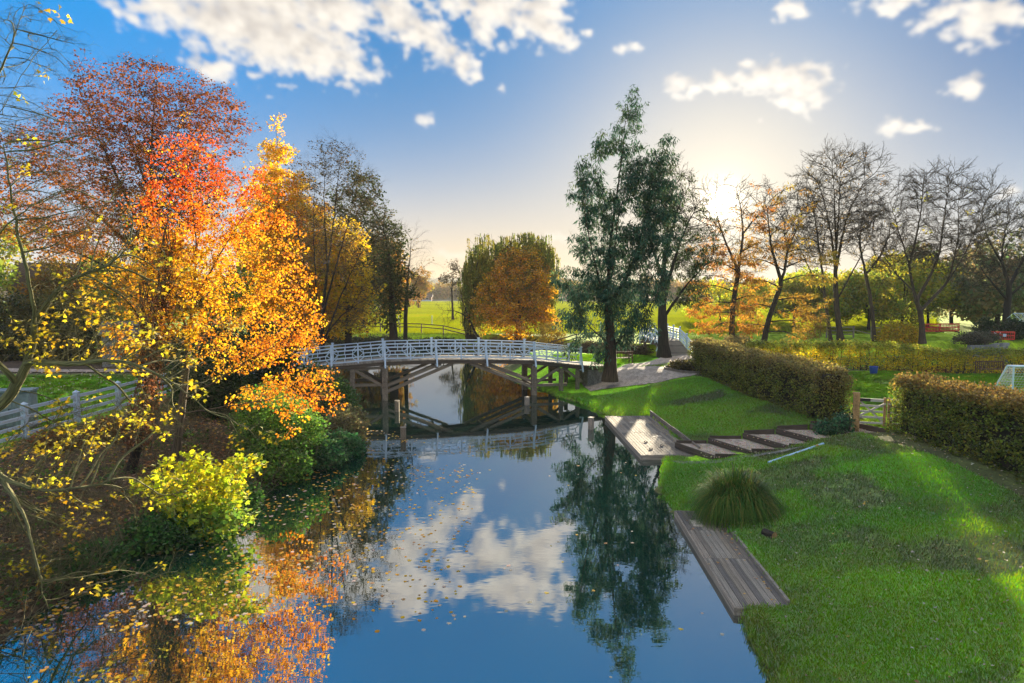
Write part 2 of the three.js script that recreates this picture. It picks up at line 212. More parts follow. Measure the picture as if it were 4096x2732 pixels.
  t: [[[0,-0.15,0],[0.29,4.45,0],[0.57,8.17,0],[0.85,11.84,0],[1.1,14.95,0],[1.48,18.02,0]],[[0.46,8.17,0],[-0.43,11.46,0.8],[-1.72,14.72,1],[-2.37,17.22,1]],[[0.56,9.22,0],[2.47,12.49,-0.8],[4.1,15.7,-1],[4.95,17.28,-1]],[[0.42,7.11,0],[-2.76,9.83,-0.8],[-5.49,11.99,-1],[-6.79,13.06,-1]],[[0.75,11.32,0],[-1.06,14.76,-1.5],[-1.47,17.95,-1.5]],[[0.65,10.27,0],[3.11,13.86,1.5],[3.99,17.07,1.5]],[[0.4,6.58,0],[3.73,9.13,1],[6.14,11.68,1]],[[0.33,5.52,0],[-2.06,7.07,1],[-4.61,8.1,1]]],
  b: [[0.67,17.25,0,2.55,2.28,2.04],[-1.95,17.25,0,2.14,2.14,1.72],[3.26,16.74,0,2.14,2.01,1.72],[-3.63,14.95,0,2.01,2.14,1.61],[5.07,15.72,0,1.74,2.01,1.39],[0.55,14.43,0,3.48,2.14,2.79],[-4.81,12.36,0,2.01,2.14,1.61],[-6.75,10.53,0,1.61,1.88,1.29],[-1.67,11.58,0,3.22,1.88,2.57],[2.84,12.1,0,2.95,2.14,2.36],[-4.19,8.69,0,2.95,1.61,2.36],[-0.47,8.69,0,2.95,1.88,2.36],[6.35,14.95,0,0.94,1.61,0.75],[-6.57,13.91,0,1.61,1.61,1.29],[-7.74,11.84,0,1.61,1.88,1.29],[-7.35,9.22,0,1.88,1.34,1.5],[1.71,10.27,0,3.48,1.88,2.79]] },
 holm_oak: { p: [-10.73,1,-62],
  t: [[[0,-0.15,0],[-0.16,4.34,0],[-0.3,8.27,0],[-0.85,11.39,0]]],
  b: [[-2.75,14.87,0,1.78,1.98,1.42],[-2.01,12.55,0,1.98,2.37,1.58],[-0.87,9.83,0,2.37,2.77,1.9],[-4.34,13.32,0,1.58,2.37,1.27],[0.06,5.92,0,2.18,2.37,1.74],[-2.1,6.7,0,1.98,2.77,1.58],[-0.56,3.55,0,1.98,1.58,1.58],[-2.83,9.83,0,1.58,2.37,1.27],[0.88,8.27,0,0.99,2.37,0.79]] },
 twiggy: { p: [-10.21,1,-65],
  t: [[[0,-0.15,0],[0.12,4.28,0],[0.41,7.58,0],[0.73,10.45,0]],[[0.17,4.7,0],[1.81,7.56,0.6]],[[0.27,6.35,0],[-0.62,9.59,0.6]]],
  b: [[0.92,9.63,0,1.45,2.07,1.31],[1.73,7.58,0,1.24,2.07,1.12],[0.07,6.76,0,1.45,2.49,1.31],[-0.71,10.85,0,1.45,1.66,1.31]] },
 cherry: { p: [-11.54,0.8,-23],
  t: [[[0,-0.15,0],[0.24,1.48,0],[0.54,3.42,0],[0.79,5.33,0],[0.97,7.37,0],[0.84,9.38,0],[0.73,11.08,0]],[[0.47,2.97,0],[0.94,4.42,-0.5],[1.62,6.22,-0.8],[2.2,8.04,-1]],[[0.63,4.16,0],[0.44,5.92,0.5],[0.23,7.59,0.8],[0.01,9.12,0.8]],[[0.35,2.08,0],[2.11,3.05,0.6],[3.71,3.95,1],[4.85,4.37,1]],[[0.82,5.48,0],[2.2,7.34,0.5],[3.13,8.73,0.6]],[[0.54,3.27,0],[2.19,4.71,-0.8],[3.52,6.23,-1]],[[0.27,1.63,0],[2.33,2.01,0.5],[4.24,2.38,1],[5.71,2.56,1.2]],[[0.96,7.08,0],[1.2,9.18,-0.6],[1.4,10.49,-0.6]],[[0.56,3.86,0],[-0.26,5.06,0.6],[-0.96,6.05,0.8]]],
  b: [[0.67,11.22,0,0.47,0.62,0.35],[0.36,10.38,0,1.03,0.66,0.77],[1.51,10.38,0,0.73,0.73,0.55],[0.6,9.24,0,1.61,0.81,1.21],[2.19,9.09,0,1.03,0.73,0.77],[1.13,7.8,0,2.2,0.88,1.65],[3.34,8.67,0,0.66,1.03,0.5],[3.01,7.23,0,1.03,0.88,0.77],[3.72,6.5,0,0.73,0.73,0.55],[0.51,6.5,0,2.05,1.03,1.54],[2.53,5.63,0,1.76,0.88,1.32],[3.98,5.33,0,0.73,0.88,0.55],[3.36,4.01,0,1.61,0.73,1.21],[4.54,4.16,0,0.51,0.73,0.39],[1.6,4.16,0,1.32,0.88,0.99],[4.37,2.97,0,1.03,0.59,0.77],[3.18,2.68,0,0.88,0.59,0.66],[5.39,2.08,0,0.66,0.41,0.5],[4.49,1.85,0,0.88,0.51,0.66],[4.03,1.1,0,0.51,0.23,0.39],[-0.77,7.37,0,0.88,0.88,0.66],[-0.84,5.63,0,0.88,0.88,0.66],[3.89,7.66,0,0.81,0.88,0.61],[4.44,6.21,0,0.73,0.73,0.55],[4.93,5.04,0,0.51,0.66,0.39],[2.56,6.79,0,1.17,0.88,0.88],[1.37,6.21,0,1.32,0.73,0.99],[3.07,9.52,0,0.66,0.66,0.5],[-0.73,8.52,0,0.88,0.73,0.66],[-1.39,6.5,0,0.73,0.88,0.55],[5.11,2.97,0,0.59,0.51,0.44]] },
 ivy_trunks: { p: [-12.39,0.9,-21.8],
  t: [[[0,-0.15,0],[0.49,1.32,0],[0.85,2.74,0],[1.11,4.42,0],[1.34,6.09,0],[1.57,7.74,0]],[[0,-0.15,0],[0.66,1.7,0.5],[1,3.11,0.7],[1.24,4.47,0.8],[1.1,6.07,0.8]],[[1.23,5.26,0],[2.36,6.61,0.6]],[[0.82,4.42,0],[0.43,5.41,0.6],[-0.1,5.94,0.8]],[[0.96,3.3,0],[1.61,3.96,-0.5],[2.4,4.67,-0.7]]],
  b: [[1.25,6.64,0,0.97,0.97,0.68],[0.25,5.81,0,0.97,0.83,0.68],[-0.72,5.81,0,0.83,0.7,0.58],[2.06,6.09,0,0.83,0.83,0.58],[0.18,4.28,0,1.11,0.7,0.78],[1.59,4.7,0,0.97,0.7,0.68]] },
 syc_big: { p: [-11.91,1.05,-14],
  t: [[[0,-0.15,0],[0.38,2.67,-0.1],[1.15,3.16,-0.2],[1.62,3.63,-0.1],[2.02,4.37,0],[2.26,5.01,0.2],[2.28,5.96,0.4],[2.23,7.14,0.6],[2.27,8.34,0.8]],[[1.89,4.1,0],[3.12,4.11,0.5],[4.39,4.19,0.9],[5.53,3.81,1.2],[6.26,3.27,1.4]],[[2.1,4.91,0],[2.98,5.71,0.3],[4.19,6.12,0.7],[4.91,6.77,0.9]],[[0.46,2.69,0],[1.61,1.86,0.5],[2.82,1.7,1],[4.25,1.94,1.4]],[[1.69,3.65,0],[1.33,4.77,0.6],[1.73,6.12,0.8],[2.9,7.06,1.2],[4.1,7.51,1.4],[5.09,7.71,1.6]],[[0.85,4.73,0],[1.45,6.95,0.8],[2.19,8.54,1],[3.03,9.58,1.2],[3.69,10.24,1.3]],[[0.81,7.03,0],[1.48,8.65,0.5],[2.3,10.09,0.6],[2.68,10.98,0.6]],[[1.22,1.73,0],[2.81,1.22,1.5],[3.22,0.34,1.8],[3.48,-0.22,2]]],
  b: [[2.05,10.3,0,0.63,0.98,0.47],[2.83,10.38,0,0.36,0.63,0.35],[2.13,8.51,0,0.8,0.98,0.6],[3.09,8.51,0,0.54,0.63,0.4],[2.48,6.86,0,0.98,0.8,0.74],[3.72,6.86,0,0.8,0.71,0.6],[3.21,5.36,0,1.16,0.63,0.87],[4.39,5.98,0,0.71,0.54,0.54],[2.46,4.55,0,0.98,0.63,0.74],[4.06,4.37,0,1.16,0.54,0.87],[5.21,3.92,0,0.71,0.54,0.54],[2.63,2.55,0,1.07,0.54,0.8],[4.27,2.92,0,0.98,0.54,0.74],[2.27,0.89,0,1.07,0.45,0.8],[4.21,1.35,0,0.98,0.36,0.35],[6.34,2.55,0,0.54,0.36,0.4],[2.4,-0.24,0,0.98,0.63,0.74],[4.14,-0.33,0,0.8,0.27,0.35]] },
 syc_shrub: { p: [-8.52,0.5,-18],
  t: [[[0,-0.15,0],[0.15,0.83,0],[0.29,1.54,0]],[[0,-0.15,0],[0.74,0.8,0.3],[1.36,1.32,0.5]],[[0,-0.15,0],[0.58,0.16,0.5],[1.23,0.23,0.7]],[[0,-0.15,0],[-0.46,0.88,0.2],[-0.8,1.29,0.4]],[[0.08,0.47,0],[0.98,1.46,-0.3],[1.73,1.49,-0.2]]],
  b: [[0.15,0.94,0,0.8,0.57,0.64],[0.84,0.71,0,0.63,0.57,0.51],[0.36,0.11,0,1.03,0.57,0.83],[-0.34,0.23,0,0.69,0.57,0.55],[1.06,-0.01,0,0.46,0.52,0.37],[-1.14,0.94,0,0.57,0.25,0.46],[0.63,1.42,0,0.46,0.29,0.37],[1.34,1.54,0,0.69,0.23,0.35],[0.57,-0.55,0,0.57,0.25,0.46],[-0.06,1.54,0,0.46,0.34,0.37]] },
 leaning: { p: [-3.27,0.8,-78],
  t: [[[0,-0.15,0],[-0.89,0.98,0],[-1.59,2.48,0],[-2.97,3.47,0],[-4.47,3.62,0]],[[-1.49,2.23,0],[-2.33,4.72,0.5],[-2.91,7.18,0.5]]],
  b: [[-3.72,3.22,0,1.59,1.24,1.43],[-2.71,5.71,0,1,2.24,0.9]] },
 far_pine: { p: [-10.37,1.5,-120],
  t: [[[0,-0.15,0],[-0.13,5.72,0],[0.2,9.13,0]],[[-0.13,5.34,0],[-1.24,6.84,1]],[[-0.05,6.1,0],[1.18,7.26,-1]]],
  b: [[0.43,9.36,0,1.23,1.07,0.98],[-1.49,7.24,0,1.07,0.77,0.86],[1.41,6.86,0,0.92,0.92,0.74],[-0.12,7.24,0,0.77,0.92,0.61]] },
 sapling: { p: [35.29,1.5,-78],
  t: [[[0,-0.15,0],[-0.04,1.28,0],[-0.04,2.77,0]]],
  b: [[-0.06,1.78,0,1.1,1.1,0.99]] },
};

// ---------------------------------------------------------------- the lie of the land
const RIVER = [[3.4, 40], [4.2, -8], [4.35, -11], [4.62, -13.5], [4.86, -19.6], [4.92, -22.3], [5.75, -25.6], [5.8, -29], [5.5, -33.6], [4.95, -36.4], [4.0, -40], [2.7, -43], [1.5, -46], [0.4, -49], [-0.6, -53], [-0.8, -58], [0.4, -63.5],
  [3, -63], [8, -58.6], [12, -57.2], [20, -58], [25, -52.5], [30, -49.8], [38, -49.5], [47, -53], [70, -60], [70, -76], [50, -71], [44, -69], [30, -66.5], [20, -64], [12, -65], [6, -68], [2, -75], [-5, -79.5], [-12, -80], [-20, -79], [-22, -72], [-18, -62], [-14, -54], [-11.5, -46.4], [-9.9, -41],
  [-8.2, -35], [-7.3, -31], [-6.9, -27.5], [-7.6, -24.5], [-8.4, -22.5], [-8.0, -19.5], [-8.9, -17.9], [-9.7, -17.2], [-9.6, -14.8], [-9.8, -13.7], [-9.7, -12.3], [-9.3, -8], [-9, 40]];
function shore(x, z) {                                             // metres to the water's edge, negative in the water
  let d = 1e9, inside = false;
  for (let i = 0, j = RIVER.length - 1; i < RIVER.length; j = i++) {
    const [ax, az] = RIVER[j], [bx, bz] = RIVER[i], ex = bx - ax, ez = bz - az, t = clamp(((x - ax) * ex + (z - az) * ez) / (ex * ex + ez * ez)), qx = x - ax - ex * t, qz = z - az - ez * t;
    d = Math.min(d, qx * qx + qz * qz);
    if ((az > z) !== (bz > z) && x < ((bx - ax) * (z - az)) / (bz - az) + ax) inside = !inside;
  }
  return Math.sqrt(d) * (inside ? -1 : 1);
}
const STEP_X = [7.2, 8.55, 9.95, 11.3, 12.65, 14.0], stepTop = (i) => 0.44 + 0.19 * i;
const inRect = (x, z, x0, x1, z0, z1) => x > x0 && x < x1 && z > z0 && z < z1;
const dockLeftX = (z) => lerp(4.70, 4.45, (z + 19.1) / 6.0);
function ground(x, z) {
  const e = shore(x, z) + (fbm(x * 0.9, z * 0.9, 2, 3) - 0.5) * 0.55 + (noise3(x * 1.9, z * 1.9, 7.5) - 0.5) * 0.22;
  if (e < 0) return Math.max(-0.9, e * 0.8);
  let B = 1.33 + 0.16 * (fbm(x * 0.12 + 3, z * 0.12, 1, 3) - 0.5) * 2;
  B += 0.42 * Math.exp(-(Math.pow((x - 6.2) / 4, 2) + Math.pow((z + 44) / 4.5, 2)));
  B += 0.25 * Math.exp(-(Math.pow((x - 11) / 2.5, 2) + Math.pow((z + 20.5) / 2.6, 2)));
  if (z < -70) B = lerp(B, 1.5, ss(-70, -84, z));
  const wide = z < -47 ? lerp(8, 2.6, ss(-47, -54, z)) : 8;
  let h = 0.2 * ss(0, 0.22, e) + (B - 0.2) * ss(0.5, wide, e) + 0.05 * (fbm(x * 1.3, z * 1.3, 5, 2) - 0.5);
  if (inRect(x, z, 4.1, 5.88, -19.7, -13.45)) h = Math.min(h, -0.02);
  if (inRect(x, z, 4.3, 7.22, -34.9, -26.1)) h = Math.min(h, -0.05);
  if (inRect(x, z, 7.22, 14.05, -27.55, -24.95)) { let i = 0; while (i < 4 && x > STEP_X[i + 1]) i++; h = Math.min(h, stepTop(i) - 0.12); }
  if (z > 2) h = lerp(h, 1.4, ss(2, 10, z));
  return h;
}
const hillAt = (x, z) => z > -330 ? 0 : ss(-480, -820, z) * (13 + 16 * fbm(x * 0.004 + 4, 0.5, 1, 3)) ;
// where grass grows: 1 lawn, 0 bare soil and leaf litter
function lawn(x, z) {
  if (z < -81) return 1;
  if (x < -5 && z > -60) {
    let a = ss(-16.6, -17.8, x + 1.2 * (fbm(x * 0.5, z * 0.5, 3, 2) - 0.5));
    if (z < -36) a = Math.max(a * ss(-44, -40, z), 0.0);
    return a;
  }
  if (z < -54 && z > -80 && x < 12) return ss(0.6, -1.5, shore(x, z) - 2.6) < 0.5 ? 0.9 : 0.12;
  const under = Math.min(Math.abs(x - lerp(12.4, 13.7, (z + 44) / 17)) / 1, 9);
  if (z < -27.4 && z > -45 && under < 1.15) return 0.12;
  if (z > -25 && z < -8 && Math.abs(x - 14.4) < 1.5) return 0.12;
  if (x > 16 && z < -44 && z > -46.2) return 0.15;
  if (x < 12 && shore(x, z) < 0.12) return 0.25;
  return 1;
}
const worn = (x, z) => {                                           // thin, muddy turf
  let w = ss(0.56, 0.70, fbm(x * 0.42 + 20, z * 0.42, 3, 4));
  w *= 0.35 + 0.65 * Math.exp(-Math.pow((x - 10.2) / 3.2, 2)) * ss(-9, -12, z) + (x > 14 && z < -28 ? 0.8 * ss(-46, -34, z) * ss(-30, -36, z) : 0);
  return z < -60 ? w * 0.15 : clamp(w);
};
function grassColor(x, z, r) {
  const n = fbm(x * 0.35, z * 0.35, 1, 3), far = z < -62 ? 1 : 0;
  const big = ss(0.4, 0.62, fbm(x * 0.16 + 50, z * 0.16, 2, 3)), c = [0.16 + 0.17 * n + 0.09 * big, 0.54 + 0.32 * (n - 0.4) + 0.04 * big, 0.016];
  if (far) { c[0] = 0.34; c[1] = 0.50; c[2] = 0.01; }
  const w = worn(x, z);
  return [lerp(c[0], 0.14, w * 0.8), lerp(c[1], 0.135, w * 0.8), lerp(c[2], 0.075, w * 0.8)].map((v) => v * (r ? 0.72 + 0.56 * r() : 1));
}
{
  const axis = (from, to, fine, growth) => { const a = []; let x = from; while (x < to) { a.push(x); x += fine(x) * growth; } a.push(to); return a; };
  const xs = axis(-700, 750, (x) => (x > -22 && x < 17 ? 0.26 : x > -40 && x < 60 ? 0.8 : Math.max(0.9, (x < 0 ? -40 - x : x - 60) * 0.22)), 1);
  const zs = axis(-900, 40, (z) => (z > -38 && z < -8 ? 0.26 : z > -90 ? 0.5 : Math.max(0.7, (-90 - z) * 0.12)), 1);
  const nx = xs.length, nz = zs.length, pos = new Float32Array(nx * nz * 3), col = new Float32Array(nx * nz * 3), uv = new Float32Array(nx * nz * 2), idx = [];
  for (let j = 0; j < nz; j++) for (let i = 0; i < nx; i++) {
    const o = j * nx + i, x = xs[i], z = zs[j], y = ground(x, z) + hillAt(x, z);
    pos.set([x, y, z], o * 3); uv.set([x / 2.2, z / 2.2], o * 2);
    const l = clamp(lawn(x, z)), g = grassColor(x, z), soil = [0.085, 0.056, 0.032], f = y < 0.03 ? 0 : l;
    if (z < -330) { const w = fbm(x * 0.012, z * 0.008, 3, 4); g[0] = lerp(0.07, 0.15, w); g[1] = lerp(0.08, 0.14, w); g[2] = 0.05; }
    col.set([lerp(soil[0], g[0], f), lerp(soil[1], g[1], f), lerp(soil[2], g[2], f)], o * 3);
    if (i && j) idx.push(o - nx - 1, o - 1, o - nx, o - nx, o - 1, o);
  }
  const g = new THREE.BufferGeometry(); g.setAttribute('position', new THREE.BufferAttribute(pos, 3)); g.setAttribute('color', new THREE.BufferAttribute(col, 3)); g.setAttribute('uv', new THREE.BufferAttribute(uv, 2)); g.setIndex(idx); g.computeVertexNormals();
  const m = mesh('ground', g, new THREE.MeshPhysicalMaterial({ vertexColors: true, color: C(1.5, 1.5, 1.5), roughness: 1, map: grainMap, bumpMap: grainBump, bumpScale: 0.03 }));
  tag(m, 'grass lawns, leaf-strewn banks and flat sports field beside the river', null, null, 'structure');
}
{ // the river: still water that mirrors sky and trees
  const N = 512, d = new Float32Array(N * N * 4);
  for (let y = 0; y < N; y++) for (let x = 0; x < N; x++) { const v = tile((a, b) => fbm(a * 7, b * 14, 3, 3) * 0.7 + fbm(a * 26, b * 52, 8, 2) * 0.3, x / N, y / N, 0.25); d.set([v, v, v, 1], (y * N + x) * 4); }
  const t = new THREE.DataTexture(d, N, N, THREE.RGBAFormat, THREE.FloatType); t.wrapS = t.wrapT = THREE.RepeatWrapping; t.magFilter = THREE.LinearFilter; t.repeat.set(1, 1); t.needsUpdate = true;
  const g = new THREE.PlaneGeometry(130, 140, 1, 1).rotateX(-Math.PI / 2).translate(22, 0, -35), p = g.attributes.position, u = g.attributes.uv;
  for (let i = 0; i < p.count; i++) u.setXY(i, p.getX(i) / 5, p.getZ(i) / 5);
  const m = mesh('river', g, new THREE.MeshPhysicalMaterial({ color: C(0.004, 0.025, 0.019), roughness: 0.015, ior: 5.5, bumpMap: t, bumpScale: 0.0011 }));
  tag(m, 'still river water mirroring the sky, the bridge and the autumn trees', null, null, 'structure');
}
// a strip of path laid on the ground between two edges
function strip(name, label, L, R, mat, lift, nu = 10, nv = 60) {
  const cl = new THREE.CatmullRomCurve3(L.map(([x, z]) => V(x, 0, z))), cr = new THREE.CatmullRomCurve3(R.map(([x, z]) => V(x, 0, z))), pos = [], uv = [], idx = [];
  for (let j = 0; j <= nv; j++) { const a = cl.getPoint(j / nv), b = cr.getPoint(j / nv); for (let i = 0; i <= nu; i++) { const p = a.clone().lerp(b, i / nu); pos.push(p.x, ground(p.x, p.z) + lift, p.z); uv.push(p.x / 1.5, p.z / 1.5); if (i && j) { const o = j * (nu + 1) + i; idx.push(o - nu - 2, o - nu - 1, o - 1, o - nu - 1, o, o - 1); } } }
  const g = new THREE.BufferGeometry(); g.setAttribute('position', new THREE.Float32BufferAttribute(pos, 3)); g.setAttribute('uv', new THREE.Float32BufferAttribute(uv, 2)); g.setIndex(idx); g.computeVertexNormals();
  if (g.attributes.normal.getY(0) < 0) { g.setIndex(idx.slice().reverse()); g.computeVertexNormals(); }
  return tag(mesh(name, g, mat), label, null, null, 'structure');
}
strip('gravel_path', 'pale gravel path from the white bridge to the small footbridge', [[4.6, -44.6], [6.6, -46.2], [8.6, -48.6], [10.2, -51], [12.5, -55]], [[4.9, -42.4], [7.2, -41.7], [9.4, -41.2], [11.3, -42.0], [12.4, -45.8], [14.8, -55]], M.gravel, 0.05, 24, 50);
strip('worn_path', 'narrow worn concrete path between the upper dock and the steps', [[5.9, -25.2], [7.2, -24.95], [9.2, -24.7], [10.8, -24.6]], [[6.2, -24.75], [7.4, -24.5], [9.2, -24.35], [10.6, -24.45]], M.concrete, 0.05, 6, 30);
strip('garden_path', 'pink gravel garden path behind the lawn with the white fence', [[-36, -44], [-26, -43.6], [-19, -43], [-13, -41.6]], [[-36, -45.6], [-26, -45.2], [-19, -44.6], [-12.6, -43.4]], M.gravel, 0.05, 6, 40);

// ---------------------------------------------------------------- the white footbridge over the river
const LATTICE = [[[.2, .34], [.8, .34]], [[.2, .58], [.8, .58]], [[.2, .34], [.2, .58]], [[.8, .34], [.8, .58]], [[.02, .12], [.2, .34]], [[.98, .12], [.8, .34]], [[.02, .8], [.2, .58]], [[.98, .8], [.8, .58]], [[.5, .12], [.5, .34]], [[.5, .58], [.5, .8]], [[.5, .8], [.5, 1.0]]];
// one half bay of railing between two deck points: rails and fretwork, each bar a sub-part
function railPanel(parent, a, b, k = 1, full = true) {
  const g = new THREE.Group(); g.name = 'railing_panel'; parent.add(g);
  const at = (u, h) => a.clone().lerp(b, u).add(V(0, h * k, 0));
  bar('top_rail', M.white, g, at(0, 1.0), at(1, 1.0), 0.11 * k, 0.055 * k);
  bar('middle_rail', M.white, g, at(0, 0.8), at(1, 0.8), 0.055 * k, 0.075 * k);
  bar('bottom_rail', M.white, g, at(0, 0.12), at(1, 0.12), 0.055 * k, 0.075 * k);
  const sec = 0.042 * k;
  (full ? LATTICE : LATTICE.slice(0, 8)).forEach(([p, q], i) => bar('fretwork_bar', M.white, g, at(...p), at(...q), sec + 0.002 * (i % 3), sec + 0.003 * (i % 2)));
  return g;
}
const DECK = [[-7, 1.42], [-3.1, 1.88], [0, 2.2], [3.1, 2.42], [6.2, 2.45], [9.3, 2.39], [12.4, 2.25], [15.5, 1.87], [17.6, 1.72]];
function deckY(s) { let i = 0; while (i < DECK.length - 2 && s > DECK[i + 1][0]) i++; const [a, ya] = DECK[i], [b, yb] = DECK[i + 1]; return lerp(ya, yb, (s - a) / (b - a)); }
const BT = 13 * RAD, BP = [-10.7, 0, -40.25], bridgeToWorld = (s, y, w) => V(BP[0] + s * Math.cos(BT) - w * Math.sin(BT), y, BP[2] - s * Math.sin(BT) - w * Math.cos(BT));
{
  const t = thing('arched_footbridge', 'white arched timber footbridge with fretwork railings crossing the river', 'bridge', BP, BT), rng = rngOf(5);
  const p = (s, y, w) => V(s, y, -w), wood = [M.grey, M.greyB, M.greyC];
  for (let s = -4.2; s < 17.3; s += 0.165) { const m = block('plank', wood[Math.floor(rng() * 3)], t, s, deckY(s) - 0.03, -1.2, 2.9, 0.06, 0.152); m.rotation.set(0, Math.PI / 2, 0); m.rotateX(0); m.rotation.x += (rng() - 0.5) * 0.01; }
  for (let i = 1; i < DECK.length - 1; i++) for (const w of [-0.12, 1.2, 2.5]) bar('beam', M.dark, t, p(DECK[i][0], DECK[i][1] - 0.17, w), p(i === 7 ? 17.2 : DECK[i + 1][0], (i === 7 ? 1.75 : DECK[i + 1][1]) - 0.17, w), 0.2, 0.21);
  // piers and bracing
  for (const w of [-0.02, 2.42]) {
    for (const [s, sz, bot, top] of [[3.1, 0.34, -0.8, 2.05], [12.4, 0.32, -0.8, 1.9], [1.2, 0.28, -0.5, 1.95], [14.2, 0.24, -0.3, 1.66], [15.3, 0.22, 0, 1.5]]) block('pile', M.pier, t, s, (bot + top) / 2, -w, sz, top - bot, sz);
    bar('brace', M.pier, t, p(3.25, 0.55, w), p(7.2, 2.14, w), 0.16, 0.18); bar('brace', M.pier, t, p(3.25, 0.9, w), p(6.5, 2.16, w), 0.14, 0.17);
    bar('brace', M.pier, t, p(12.25, 0.55, w), p(8.3, 2.12, w), 0.16, 0.18); bar('brace', M.pier, t, p(12.25, 0.9, w), p(9.1, 2.13, w), 0.14, 0.17);
    bar('brace', M.pier, t, p(1.3, 1.9, w), p(3.0, 0.85, w), 0.15, 0.17); bar('brace', M.pier, t, p(12.5, 0.75, w), p(14.1, 1.72, w), 0.14, 0.16); bar('brace', M.pier, t, p(14.3, 1.7, w), p(15.6, 0.8, w), 0.14, 0.16);
    bar('tie_beam', M.pier, t, p(0.6, 0.98, w + 0.04), p(3.05, 0.95, w + 0.04), 0.12, 0.17); bar('tie_beam', M.pier, t, p(12.5, 0.62, w + 0.04), p(14.6, 0.62, w + 0.04), 0.12, 0.17);
    bar('tie_beam', M.pier, t, p(0.9, 1.92, w - 0.03), p(3.2, 2.0, w - 0.03), 0.12, 0.16);
  }
  for (const [s, y] of [[3.1, 1.93], [12.4, 1.75], [3.1, 0.95], [12.4, 0.62], [1.2, 1.86], [14.2, 1.5]]) bar('cross_beam', M.pier, t, p(s, y, -0.25), p(s, y, 2.65), 0.2, 0.22);
  for (const s of [6.2, 9.3]) bar('cross_beam', M.pier, t, p(s, 2.0, -0.4), p(s, 2.0, 2.8), 0.18, 0.16);
  block('abutment', M.stone, t, 16.6, 0.95, -1.2, 1.2, 1.3, 2.5);
  // railings on both sides
  for (const [w, out] of [[-0.08, -1], [2.48, 1]]) {
    for (let i = -1; i <= 5; i++) {
      const s = 3.1 * i, y = deckY(s);
      const post = new THREE.Group(); post.name = 'railing_post'; t.add(post); post.position.set(s, y, -w);
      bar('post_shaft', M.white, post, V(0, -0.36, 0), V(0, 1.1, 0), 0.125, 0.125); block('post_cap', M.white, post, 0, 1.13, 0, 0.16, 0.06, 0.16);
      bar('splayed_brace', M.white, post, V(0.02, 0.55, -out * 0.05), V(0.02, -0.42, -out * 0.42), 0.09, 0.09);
      if (i === 5) continue;
      for (const [u0, u1] of [[0, 0.5], [0.5, 1]]) {
        const s0 = s + 3.1 * u0, s1 = s + 3.1 * u1; railPanel(t, p(s0 + 0.03, deckY(s0 + 0.03), w), p(s1 - 0.03, deckY(s1 - 0.03), w));
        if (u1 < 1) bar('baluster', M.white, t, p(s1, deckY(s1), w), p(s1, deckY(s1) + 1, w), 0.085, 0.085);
      }
    }
  }
}
{ // the small footbridge beyond the gravel path
  const t = thing('small_footbridge', 'small white railed footbridge with boarded steps leading to the sports field', 'bridge', [13.7, 0, -55.2], 0), wood = [M.greyC, M.grey, M.greyB], rng = rngOf(8);
  const Y = (d) => 1.38 + 0.85 * ss(0, 5.2, d) - 0.8 * ss(9.5, 13, d);
  for (let d = 0; d < 12.6; d += 0.2) block('plank', wood[Math.floor(rng() * 3)], t, 0, Y(d), -d, 2.1, 0.06, 0.185);
  for (const x of [-1.08, 1.08]) {
    bar('beam', M.dark, t, V(x * 0.9, 1.95, -5), V(x * 0.9, 1.95, -9.8), 0.16, 0.26); bar('beam', M.dark, t, V(x * 0.9, 1.1, -0.1), V(x * 0.9, 1.95, -5), 0.16, 0.24);
    for (const d of [4.2, 10]) block('pile', M.pier, t, x * 0.9, 0.6, -d, 0.22, 2.6, 0.22);
    for (let i = 0; i <= 5; i++) {
      const d = i * 2.4; const post = new THREE.Group(); post.name = 'railing_post'; t.add(post); post.position.set(x, Y(d), -d);
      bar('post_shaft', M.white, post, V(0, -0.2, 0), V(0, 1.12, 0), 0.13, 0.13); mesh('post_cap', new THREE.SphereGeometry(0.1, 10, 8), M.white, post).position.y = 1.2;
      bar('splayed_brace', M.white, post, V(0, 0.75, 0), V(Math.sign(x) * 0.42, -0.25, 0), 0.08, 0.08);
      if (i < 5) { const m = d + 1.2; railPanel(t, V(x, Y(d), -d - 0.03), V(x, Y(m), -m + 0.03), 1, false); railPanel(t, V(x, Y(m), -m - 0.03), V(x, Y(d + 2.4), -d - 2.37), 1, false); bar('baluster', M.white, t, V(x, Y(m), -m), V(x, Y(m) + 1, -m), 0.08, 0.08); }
    }
  }
}
{ // white fretwork gate across the far end of the small footbridge
  const t = thing('fretwork_gate', 'white fretwork gate closing the far end of the small footbridge', 'gate', [13.75, 1.72, -62.6]);
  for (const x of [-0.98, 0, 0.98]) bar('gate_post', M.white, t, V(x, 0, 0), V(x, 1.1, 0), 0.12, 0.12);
  railPanel(t, V(-0.92, 0, 0), V(-0.07, 0, 0)); railPanel(t, V(0.07, 0, 0), V(0.92, 0, 0));
}
